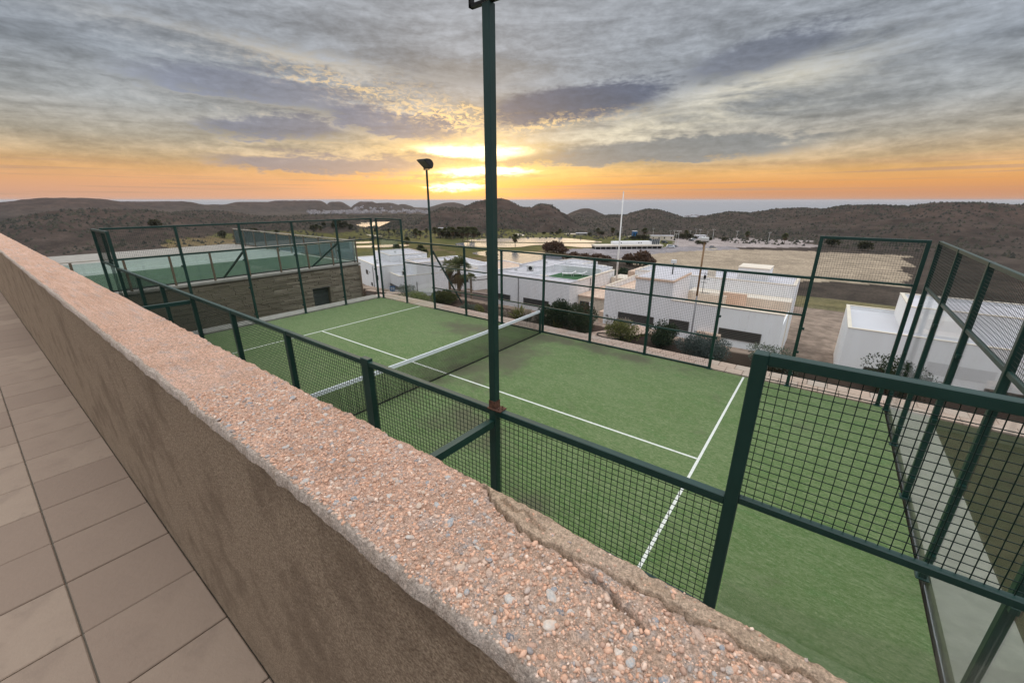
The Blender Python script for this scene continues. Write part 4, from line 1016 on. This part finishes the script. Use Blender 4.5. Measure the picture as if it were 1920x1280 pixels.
SH('pale grey-leaved low shrub right of the olive bush', -5.3, 12.0, .75, .4, -.10, 1900, .06, 'L_grey')
SH('small yellowish shrub between pale grey-leaved shrubs', -4.5, 12.0, .35, .3, -.02, 700, .055, 'L_yel')
SH('loose pale pinkish shrub by the paving before the net', -3.2, 12.0, .8, .38, -.05, 1500, .055, 'L_pale')
SH('tall dark long-leaved shrub at the end of the net', -.55, 12.3, .95, .7, .95, 3600, .15, 'L_dark', aspect=.22)
SH('dense dark green rounded bush between two fence posts', .75, 12.1, .85, .65, .95, 6000, .06, 'L_dark')
SH('red-tipped dark shrub behind the dense round bush', .25, 13.3, .6, .5, .75, 1600, .07, 'L_red')
SH('bright yellow-green shrub beside the pink path', 2.65, 12.2, .85, .5, .50, 3000, .065, 'L_yel')
SH('pale flowering shrub behind the yellow-green shrub', 1.95, 13.2, .7, .5, .35, 1600, .06, 'L_pale')
SH('dark green bush before the louvred window', 3.95, 12.5, .72, .6, .72, 4200, .065, 'L_dark')
SH('wide silver-grey clipped hedge bush beside the last post', 5.35, 12.2, 1.15, .62, .58, 9000, .05, 'L_sil', k=24)
SH('grey-green bush past the end of the mesh', 7.6, 12.4, 1.0, .6, .5, 3500, .06, 'L_grey'); SH('dark bush past the end of the court', 10.4, 12.4, .9, .7, .8, 3000, .07, 'L_dark')
def spiky(label, x, y, h, n, lm, g):
    y -= .4
    t = thing('spiky_plant', label, 'plant', (x, y, gy(x, y)), 0, g); V = []; F = []; ti = []
    for i in range(n):
        a_ = random.uniform(0, 6.28); el = random.uniform(.5, 1.45); L = h*random.uniform(.7, 1.1); dv = Vector((math.cos(a_)*math.cos(el), math.sin(a_)*math.cos(el), math.sin(el))); s_ = Vector((-math.sin(a_), math.cos(a_), 0))*.028
        o_ = Vector((dv.x*.04, dv.y*.04, 0)); k_ = len(V); V += [o_-s_*.6, o_+s_*.6, o_+dv*L*.55+s_, o_+dv*L-Vector((0, 0, L*.1*math.cos(el))), o_+dv*L*.55-s_]; F.append((k_, k_+1, k_+2, k_+3, k_+4)); ti += [random.random()]*5
    link('blades', arr_mesh('blades', [v[:] for v in V], F, M[lm], tint=ti), t)
spiky('yellowish spiky clump beside the paving before the net post', -2.2, 12.0, .85, 90, 'L_yel', None); spiky('spiky green clump between the tall shrub and the dense bush', -.2, 11.75, .7, 60, 'L_olive', None)
spiky('straw-coloured tuft between small grey shrubs', -1.75, 11.9, .75, 70, 'L_pale', None)
# path, hose
put(flat('garden_path', [(1.0, 10.94), (2.2, 10.94), (3.4, 13.4), (2.4, 13.7)], -.13, M['slab']), kind='structure')
hs = MB(); pts = [(2.05+.5*math.cos(t)+.25*t*.1, 11.45+.28*math.sin(t), -.10+.004*t) for t in np.linspace(0.3, 5.6, 22)]
for p_, q_ in zip(pts[:-1], pts[1:]): hs.tube(p_, q_, .022, .022, 6)
put(hs.build('garden_hose', M['hose'], smooth=True), 'black garden hose lying in a loop on the pink path', 'hose')

# ---- palms
def fan_palm(label, x, y, z, H, crown, trunk_r, nf, name='fan_palm', group=None, seg=9, skirt=True, wide=.085):
    t = thing(name, label, 'palm tree', (x, y, z), 0, group)
    tr = MB(); ks = 12
    for i in range(ks):
        z0, z1 = H*i/ks, H*(i+1)/ks; r0 = trunk_r*(1.15-.35*i/ks); tr.tube((0, 0, z0-.05), (0, 0, z1), r0*1.06, r0*.95, 9)
    tr.build('trunk', M['trunk'], t, smooth=True, world=False)
    def fronds(n, e0, e1, L0, L1, m, nm, droop):
        V = []; F = []; ti = []
        for i in range(n):
            a_ = 6.28*i/n*2.618+random.uniform(-.3, .3); el = random.uniform(e0, e1); L = crown*random.uniform(L0, L1)
            dv = Vector((math.cos(a_)*math.cos(el), math.sin(a_)*math.cos(el), math.sin(el))); s_ = Vector((-math.sin(a_), math.cos(a_), 0)); up = s_.cross(dv)
            base = Vector((0, 0, H-.1*crown*random.random())); hub = base+dv*L*.5; k_ = len(V); w_ = .02*crown; tt = random.random()
            V += [base-s_*w_, base+s_*w_, hub+s_*w_*.7, hub-s_*w_*.7]; F.append((k_, k_+1, k_+2, k_+3)); ti += [tt*.6]*4
            for j in range(seg):
                an_ = (j/(seg-1)-.5)*2.5; dd = dv*math.cos(an_)+s_*math.sin(an_); ln = L*.55*(1-.22*abs(an_)/1.25)
                tip = hub+dd*ln+Vector((0, 0, -droop*ln*(1+.3*random.random())))+up*.04*ln; side = dv*(-math.sin(an_))+s_*math.cos(an_); mid = hub+dd*ln*.6+up*.05*ln; k_ = len(V)
                V += [hub, mid+side*ln*wide, tip, mid-side*ln*wide]; F.append((k_, k_+1, k_+2, k_+3)); ti += [min(1, tt*.7+.3*random.random())]*4
        put(link(nm, arr_mesh(nm, [v[:] for v in V], F, M[m], tint=ti), t), kind='stuff')
    fronds(nf, -.35, 1.4, .75, 1.1, 'L_palm', 'crown', .28)
    if skirt: fronds(nf//2, -1.45, -.7, .6, .95, 'L_skirt', 'dead_fronds', .55)
    return t
p = at_dist(862, 560, 44); gp = gz(p[0], p[1])
fan_palm('fan palm with shaggy brown skirt beside the white street villa', p[0], p[1], gp, at_dist(855, 505, 44)[2]-gp, 1.75, .20, 40)
p = at_dist(848, 560, 47); gp = gz(p[0], p[1]); fan_palm('second, leaning-close fan palm crown behind the shaggy one', p[0]-.3, p[1], gp, at_dist(840, 500, 47)[2]-gp, 1.2, .17, 30)
p = at_dist(884, 560, 42); gp = gz(p[0], p[1]); fan_palm('small yellowish fan palm close to the fence post', p[0], p[1], gp, at_dist(876, 523, 42)[2]-gp, .75, .12, 30, skirt=False)

# golf-course palms and trees
proto = fan_palm('slender palm standing on the golf course beside the water', 0, 0, 0, 5.6, 2.7, .17, 60, group='palms on the golf course', seg=7, wide=.20)
far_palms = [(868, 452, 1.6), (836, 447, 1.4), (849, 449, 1.5), (877, 453, 1.6), (889, 455, 1.7), (966, 463, 1.4), (781, 448, 1.4), (788, 449, 1.1), (816, 445, 1.4), (824, 447, 1.3), (843, 446, 1.5), (861, 447, 1.4), (884, 447, 1.4), (790, 486, 1.2), (798, 488, 1.0), (764, 466, 1.1), (1050, 441, 1.0), (1120, 443, 1.2), (1148, 442, 1.2), (1208, 446, 1.4), (729, 440, .8), (740, 440, .8), (800, 441, .9), (857, 446, 1.0), (640, 437, 1.0), (596, 442, 1.0), (603, 444, .9), (1285, 447, 1.0), (745, 484, 1.35), (920, 499, 1.3), (926, 502, 1.1), (1400, 450, 1.1), (1470, 458, 1.2), (450, 450, 1.0), (520, 446, 1.1)]
first = True
for (px, py, s_) in far_palms:
    p = at_level(px, py, GOLF); o = proto if first else copy_tree(proto); first = False
    o.location = (p[0], p[1], gz(p[0], p[1])); o.scale = (s_, s_, s_*random.uniform(.9, 1.1)); o.rotation_euler = (0, 0, random.uniform(0, 6))
    if px > 1000: put(o, 'slender palm behind the canopy building at the foot of the hills', None, 'palms by the car park')
    elif px < 760: put(o, 'slender palm on the fairway before the reservoir', None, 'palms before the reservoir')
p = at_level(1318, 466, GOLF); o = copy_tree(proto); o.location = (p[0], p[1], gz(p[0], p[1])); o.scale = (1.5, 1.5, 1.1); o['label'] = 'ragged palm in the parking lot behind the timber lamp post'; del o['group']

def tree_proto(lm, rx, rz, n, size, trunk_h):
    t = thing('tree', 'tree', 'tree'); c_, r_ = clumps(rx, rx, rz, 13, trunk_h*.6); V, F, ti = leaves(c_, r_, n, size, .8)
    put(link('crown', arr_mesh('crown', V, F, M[lm], tint=ti), t), kind='stuff')
    tr = MB(); tr.tube((0, 0, -.3), (0, 0, trunk_h), .16*rx*.4, .10*rx*.4, 7)
    for cc in c_[:6]: tr.tube((0, 0, trunk_h*.7), cc, .05*rx*.4, .02*rx*.3, 5)
    tr.build('trunk', M['bark'], t, world=False); return t
def trees(pr, label, cat, group, lst, lvl=GOLF, zones=None):
    fst = True
    for (px, py, s_, sz) in lst:
        p = at_level(px, py, lvl); o = pr if fst else copy_tree(pr); fst = False
        o.location = (p[0], p[1], gz(p[0], p[1])-.1); o.scale = (s_, s_, s_*sz); o.rotation_euler = (0, 0, random.uniform(0, 6)); put(o, label, cat, group)
        if zones:
            lab_, grp_ = [(l_, g_) for lim, l_, g_ in zones if px < lim][0]; put(o, lab_, cat, grp_)
trees(tree_proto('L_far', 3.0, 3.4, 700, .9, 1.6), 'dark rounded tree on the edge of the golf course', 'tree', 'trees on the golf course',
      [(830, 446, 1.4, 1.2), (842, 448, 1.3, 1.3), (855, 447, 1.2, 1.4), (866, 447, 1.3, 1.2), (896, 444, 1.0, 1.1), (850, 443, 1.2, 1.1), (874, 444, 1.1, 1.2), (640, 440, 1.6, 1), (650, 438, 1.4, 1), (633, 437, 1.3, 1.1), (658, 439, 1.3, .9), (626, 439, 1.1, 1), (778, 441, .9, 1), (590, 441, 1.3, 1), (610, 438, 1.1, 1), (706, 437, .9, 1.2), (1020, 439, .7, .8), (1034, 439, .7, .8), (1045, 439.5, .8, .8), (1105, 442, .8, .8), (1128, 441, .9, .9), (1160, 444, .9, 1), (1186, 450, 1.0, .8), (1198, 449, 1.1, .8), (1206, 451, 1.0, 1.1), (1216, 450, .9, .9),
       (1280, 448, 1.3, .8), (1290, 448, 1.2, .9), (1270, 447, .8, .7), (1302, 449, .9, .7), (1330, 450, 1.0, .5), (1308, 458, 1.0, .7), (1360, 452, 1.2, .6), (480, 445, 1.5, 1), (420, 450, 1.4, 1), (300, 452, 1.6, 1), (1560, 462, 1.5, 1), (1620, 470, 1.4, 1)], zones=((720, 'dark rounded tree in the grove before the triangular reservoir', 'grove before the reservoir'), (1000, 'dark rounded tree beside the lakes under the main hill', 'trees between the lakes and the main hill'), (1230, 'small dark tree along the fairway behind the canopy building', 'trees along the far fairway'), (9999, 'low dark tree around the car park', 'trees around the car park')))
trees(tree_proto('L_red', 3.0, 3.2, 900, .7, 1.0), 'dense reddish-brown tree below the car park', 'tree', 'reddish trees below the car park',
      [(1026, 473, 1.7, 1.0), (1044, 474, 1.9, 1.0), (1037, 471, 1.6, 1.1), (1055, 476, 1.5, .8), (1078, 486, 1.6, .7), (1098, 488, 1.7, .6), (1118, 488, 1.7, .6), (1068, 490, 1.6, .7), (1088, 493, 1.6, .7), (1180, 498, 1.8, .9), (1200, 498, 2.1, .95), (1216, 500, 1.7, .8), (1136, 491, 1.5, .6)])
trees(tree_proto('L_dark', 3.0, 3.4, 900, .7, 1.2), 'dark green bushy tree behind the villa roofs', 'tree', 'dark trees behind the villas',
      [(1168, 507, 1.4, .9), (1182, 508, 1.4, .8), (1200, 508, 1.5, .8), (1216, 509, 1.4, .8), (1232, 509, 1.2, .8), (1156, 503, 1.3, .8), (1140, 500, 1.0, .8), (1120, 497, 1.0, .7), (1052, 492, .9, .6), (1030, 490, .9, .6), (905, 530, .9, .9), (895, 528, .8, .8), (940, 522, .9, .8), (935, 527, .8, .8)], -26)
trees(tree_proto('L_olive', 3.0, 3.6, 900, .6, 1.4), 'olive-green tree behind the street villa roofs', 'tree', 'olive trees behind the villas',
      [(790, 492, 1.15, 1.2), (783, 493, .9, 1.0), (797, 493, 1.0, 1.3), (803, 492, .8, 1.0), (772, 490, .7, .8), (748, 488, .7, 1.0)], -24)

# ================================================================== street furniture and far buildings
# blue sign
p = at_dist(736, 541, 24.5); zg = gz(p[0], p[1]); t = thing('parking_sign', 'small square blue sign with white marks on a grey pole', 'sign', (p[0], p[1], zg), R(40))
zt = p[2]-zg
MB().tube((0, 0, -.2), (0, 0, zt+.14), .025, .025, 8).build('pole', M['greypole'], t, world=False)
pl = MB().box(-.15, .15, -.045, -.026, zt-.15, zt+.15).build('plate', M['blue'], t, bevel=.004, world=False)
MB().box(-.10, -.02, -.05, -.0455, zt+.05, zt+.08).box(-.075, -.045, -.05, -.0455, zt-.09, zt+.05).box(.02, .045, -.05, -.0455, zt-.09, zt+.08).box(.085, .11, -.05, -.0455, zt-.09, zt+.08).box(.045, .085, -.05, -.0455, zt+.055, zt+.08).box(.045, .085, -.05, -.0455, zt-.02, zt+.005).build('white_marks', M['wmark'], pl, world=False)
# mast
p = at_dist(1156, 520, 50); zg = gz(p[0], p[1]); ztop = at_dist(1167, 361, 50)[2]; t = thing('flag_mast', 'tall bare white mast rising between the villas', 'mast', (p[0], p[1], zg))
MB().tube((p[0], p[1], zg-.2), (p[0], p[1], ztop), .145, .05, 12).build('pole', M['mast'], t, smooth=True); MB().tube((p[0], p[1], ztop), (p[0], p[1], ztop+.14), .07, .03, 8).build('finial', M['mast'], t); MB().box(p[0]-.4, p[0]+.4, p[1]-.4, p[1]+.4, zg-.2, zg+.15).build('footing', M['concrete'], t)
# timber street lamp near the long villa
p = at_dist(1299, 606, 31); zg = gz(p[0], p[1]); ztop = at_dist(1316, 452, 31)[2]; t = thing('street_lamp', 'timber street lamp with pale box head in front of the long villa', 'street lamp', (p[0], p[1], zg))
MB().tube((p[0], p[1], zg-.2), (p[0], p[1], zg+(ztop-zg)*.62), .055, .05, 8).build('lower_pole', M['greypole'], t, smooth=True); MB().tube((p[0], p[1], zg+(ztop-zg)*.62), (p[0], p[1], ztop), .065, .06, 8).build('upper_pole', M['orange'], t, smooth=True)  # one pole; the orange of its upper part carries the warm light
MB().box(p[0]-.27, p[0]+.21, p[1]-.17, p[1]+.17, ztop, ztop+.26).build('lamp_head', M['acunit'], t, bevel=.04); MB().box(p[0]-.22, p[0]+.16, p[1]-.13, p[1]+.13, ztop-.05, ztop).build('lens', M['lampglass'], t)
# slim lamp posts around the car park
def lamp_post():
    t = thing('lamp_post', 'slim pale lamp post in the car park before the hills', 'lamp post', (0, 0, 0), 0, 'lamp posts around the car park')
    MB().tube((0, 0, -.2), (0, 0, 9), .16, .09, 6).build('pole', M['mast'], t, world=False); MB().box(-1.3, 1.3, -.12, .12, 9, 9.14).build('arm', M['mast'], t, world=False); MB().box(-1.5, -.8, -.2, .2, 8.86, 9.0).box(.8, 1.5, -.2, .2, 8.86, 9.0).build('lamp_heads', M['acunit'], t, world=False); return t
pr = lamp_post(); first = True
for (px, py, s_) in ((1270, 461, 1.35), (1266, 458, 1.0), (1263, 450, 1.0), (1224, 443, .9), (1311, 448, 1.0), (1336, 449, 1.05), (1293, 446, .8), (1304, 443, .8), (1166, 438, .8), (1118, 436, .6), (1380, 452, 1.0), (1440, 455, 1.0), (1256, 446, .8), (1326, 446, .7)):
    p = at_level(px, py, GOLF); o = pr if first else copy_tree(pr); first = False; o.location = (p[0], p[1], gz(p[0], p[1])); o.scale = (s_,)*3; o.rotation_euler = (0, 0, R(30)+random.uniform(-.3, .3))
# long low canopy building by the car park
p0 = at_level(1116, 467.5, GOLF); p1 = at_level(1241, 466, GOLF); dv = p1-p0; ang = math.atan2(dv[1], dv[0]); L = math.hypot(dv[0], dv[1])
t = thing('canopy_building', 'long low white building with open dark canopy by the car park', 'building', (p0[0], p0[1], GOLF), ang)
MB().box(0, L, 1.2, 9, 0, 1.9).build('wall', M['dark'], t, world=False)  # near-black block stands in for the shaded opening under the canopy
MB().box(-.5, L+.5, -1.0, 9.5, 1.9, 3.1).build('canopy_roof', M['cream'], t, world=False); MB().box(L*.28, L*.86, 3.0, 9.0, 3.1, 5.4).build('upper_wall', M['white'], t, world=False)
gp = MB().box(L*.865, L*.98, 3, 9, 3.1, 7.4).build('glazed_pavilion', M['carglass'], t, world=False)
for i in range(5): MB().box(L*.865+i*L*.115/4-.1, L*.865+i*L*.115/4+.1, 2.9, 3.0, 3.1, 7.4).build('mullion', M['acunit'], gp, world=False)
for i in range(14): MB().box(L*i/13-.15, L*i/13+.15, -.6, -.3, 0, 1.9).build('canopy_post', M['acunit'], t, world=False)
for xx in (.40, .665, .70): MB().box(L*xx-.4, L*xx+.4, 2.93, 3.0, 4.0, 4.8).build('window', M['dark'], t, world=False)
# a few low buildings around the car park and behind the lakes
for i, (px, py, w_, h_, lab) in enumerate(((1228, 451, 9, 4.5, 'cream block wall building beside the glazed pavilion'), (1250, 450, 11, 4, 'low cream building behind the parked cars'), (1189, 447, 4, 7, 'small dark blue tower at the foot of the hill'), (1090, 441, 12, 2.2, 'low greenish clubhouse on the golf course edge'), (834, 437, 14, 5, 'grey low house at the foot of the main hill'), (1312, 447, 10, 3, 'low pale kiosk behind the lamp posts'))):
    p = at_level(px, py, GOLF); z = gz(p[0], p[1]); t = thing('small_building', lab, 'building', (p[0], p[1], z), R(35))
    mm = ('cream', 'cream', 'blue', 'concrete', 'concrete', 'white')[i]
    MB().box(-w_/2, w_/2, -3, 3, -.5, h_).build('wall', M[mm], t, world=False); MB().box(-w_/2-.3, w_/2+.3, -3.3, 3.3, h_, h_+.35).build('roof', M['roof'], t, world=False)
    for s_ in (-.3, .3): MB().box(w_*s_-.6, w_*s_+.6, -3.04, -3.0, h_*.35, h_*.75).build('window', M['dark'], t, world=False)
# cars
def car(paint, label, px, py, rz, s_=1.0, suv=True):
    p = at_level(px, py, GOLF); z = gz(p[0], p[1]); t = thing('parked_car', label, 'car', (p[0], p[1], z), rz)
    h = 1.0 if suv else .85
    prof = [(-2.2, .35), (2.2, .35), (2.25, .75), (2.1, h), (1.1, h+.08), (.45, h+.68), (-1.5, h+.72), (-2.1, h+.1), (-2.25, .8)]
    n = len(prof); V = [(a_, sgn*.92, b_) for sgn in (-1, 1) for a_, b_ in prof]
    MB().add(V, [tuple(range(n)), tuple(range(2*n-1, n-1, -1))]+[(i, n+i, n+(i+1) % n, (i+1) % n) for i in range(n)]).build('body', M[paint], t, world=False, bevel=.06)
    gprof = [(1.02, h+.12), (.42, h+.60), (-1.42, h+.62), (-1.85, h+.14)]
    for sgn in (-1, 1): MB().add([(a_, sgn*.925, b_) for a_, b_ in gprof]+[(a_, sgn*.945, b_) for a_, b_ in gprof], [(0, 1, 2, 3), (7, 6, 5, 4), (0, 4, 5, 1), (1, 5, 6, 2), (2, 6, 7, 3), (3, 7, 4, 0)]).build('side_window', M['carglass'], t, world=False)
    MB().bar((1.12, 0, h+.12), (.5, 0, h+.66), 1.55, .03).build('windscreen', M['carglass'], t, world=False)
    for a_ in (-1.35, 1.35):
        for sgn in (-1, 1):
            wv = MB().tube((a_, sgn*.74, .34), (a_, sgn*.95, .34), .34, .34, 14).build('wheel', M['tyre'], t, world=False); MB().tube((a_, sgn*.95, .34), (a_, sgn*.965, .34), .2, .2, 10).build('rim', M['acunit'], wv, world=False)
    t.scale = (s_,)*3; return t
car('carwhite', 'white car parked at the edge of the tarmac', 1257, 464.5, R(20), 1.5); car('cardark', 'dark car parked behind the white car beside the pavilion', 1246, 456, R(-10), 1.3); car('cargrey', 'grey car parked past the white car', 1265, 463, R(60), 1.1, False)
car('cargrey', 'grey car parked in the lot by the ragged palm', 1336, 465, R(10), 1.2, False); car('cardark', 'dark car alone past the lamp posts', 1296, 452, R(15), 1.1); car('carwhite', 'white car beside the low pale kiosk', 1300, 450, R(40), 1.1, False)

# white towns far off: every house its own
def houses(n, label, group, gen):
    var = []
    for i in range(4):
        w_, d_, h_ = random.uniform(9, 16), random.uniform(9, 12), random.uniform(5, 9)
        me = MB().box(-w_/2, w_/2, -d_/2, d_/2, -3, h_).box(-w_/4, w_/2.5, -d_/3, d_/3, h_, h_+2.6).mesh('town_house', M['townwhite'])
        me.materials.append(M['townwin']); var.append(me)
    for i in range(n):
        x, y = gen(); o = link('town_house', random.choice(var), None, (x, y, gz(x, y)-.3)); o.rotation_euler = (0, 0, random.uniform(-.5, .5)); s_ = random.uniform(.5, 1.0); o.scale = (s_, s_, s_*random.uniform(.7, 1.0)); put(o, label, 'house', group)
def town_left():
    while True:
        px = random.choice([random.uniform(576, 625), random.uniform(612, 800), random.uniform(650, 800), random.gauss(660, 14)]); d_ = random.uniform(1500, 2250); p = at_dist(px, 390, d_)
        if fbm(np.array([p[0]/140]), np.array([p[1]/140]), 2)[0] > -.25: return p[0], p[1]
houses(230, 'tiny white house in the far town under the flat-topped hills', 'white houses of the far town', town_left)
def town_right():
    p = at_dist(random.uniform(1272, 1336), 402, random.uniform(1850, 2100)); return p[0], p[1]
houses(45, 'tiny white house on the shore past the dark hills', 'white houses on the far shore', town_right)

# ================================================================== sea air
hb = MB().box(-100000, 100000, -100000, 100000, -92, 24)
hm = bpy.data.materials.new('sea_air'); hm.use_nodes = True; t = hm.node_tree; t.nodes.clear()
pv = t.nodes.new('ShaderNodeVolumePrincipled'); pv.inputs['Color'].default_value = (.92, .90, .93, 1); pv.inputs['Density'].default_value = HAZE; pv.inputs['Anisotropy'].default_value = .2
ot = t.nodes.new('ShaderNodeOutputMaterial'); t.links.new(pv.outputs[0], ot.inputs['Volume'])
hz = hb.build('haze', hm); put(hz, 'thin bluish sea air over the valley', 'haze', kind='stuff')
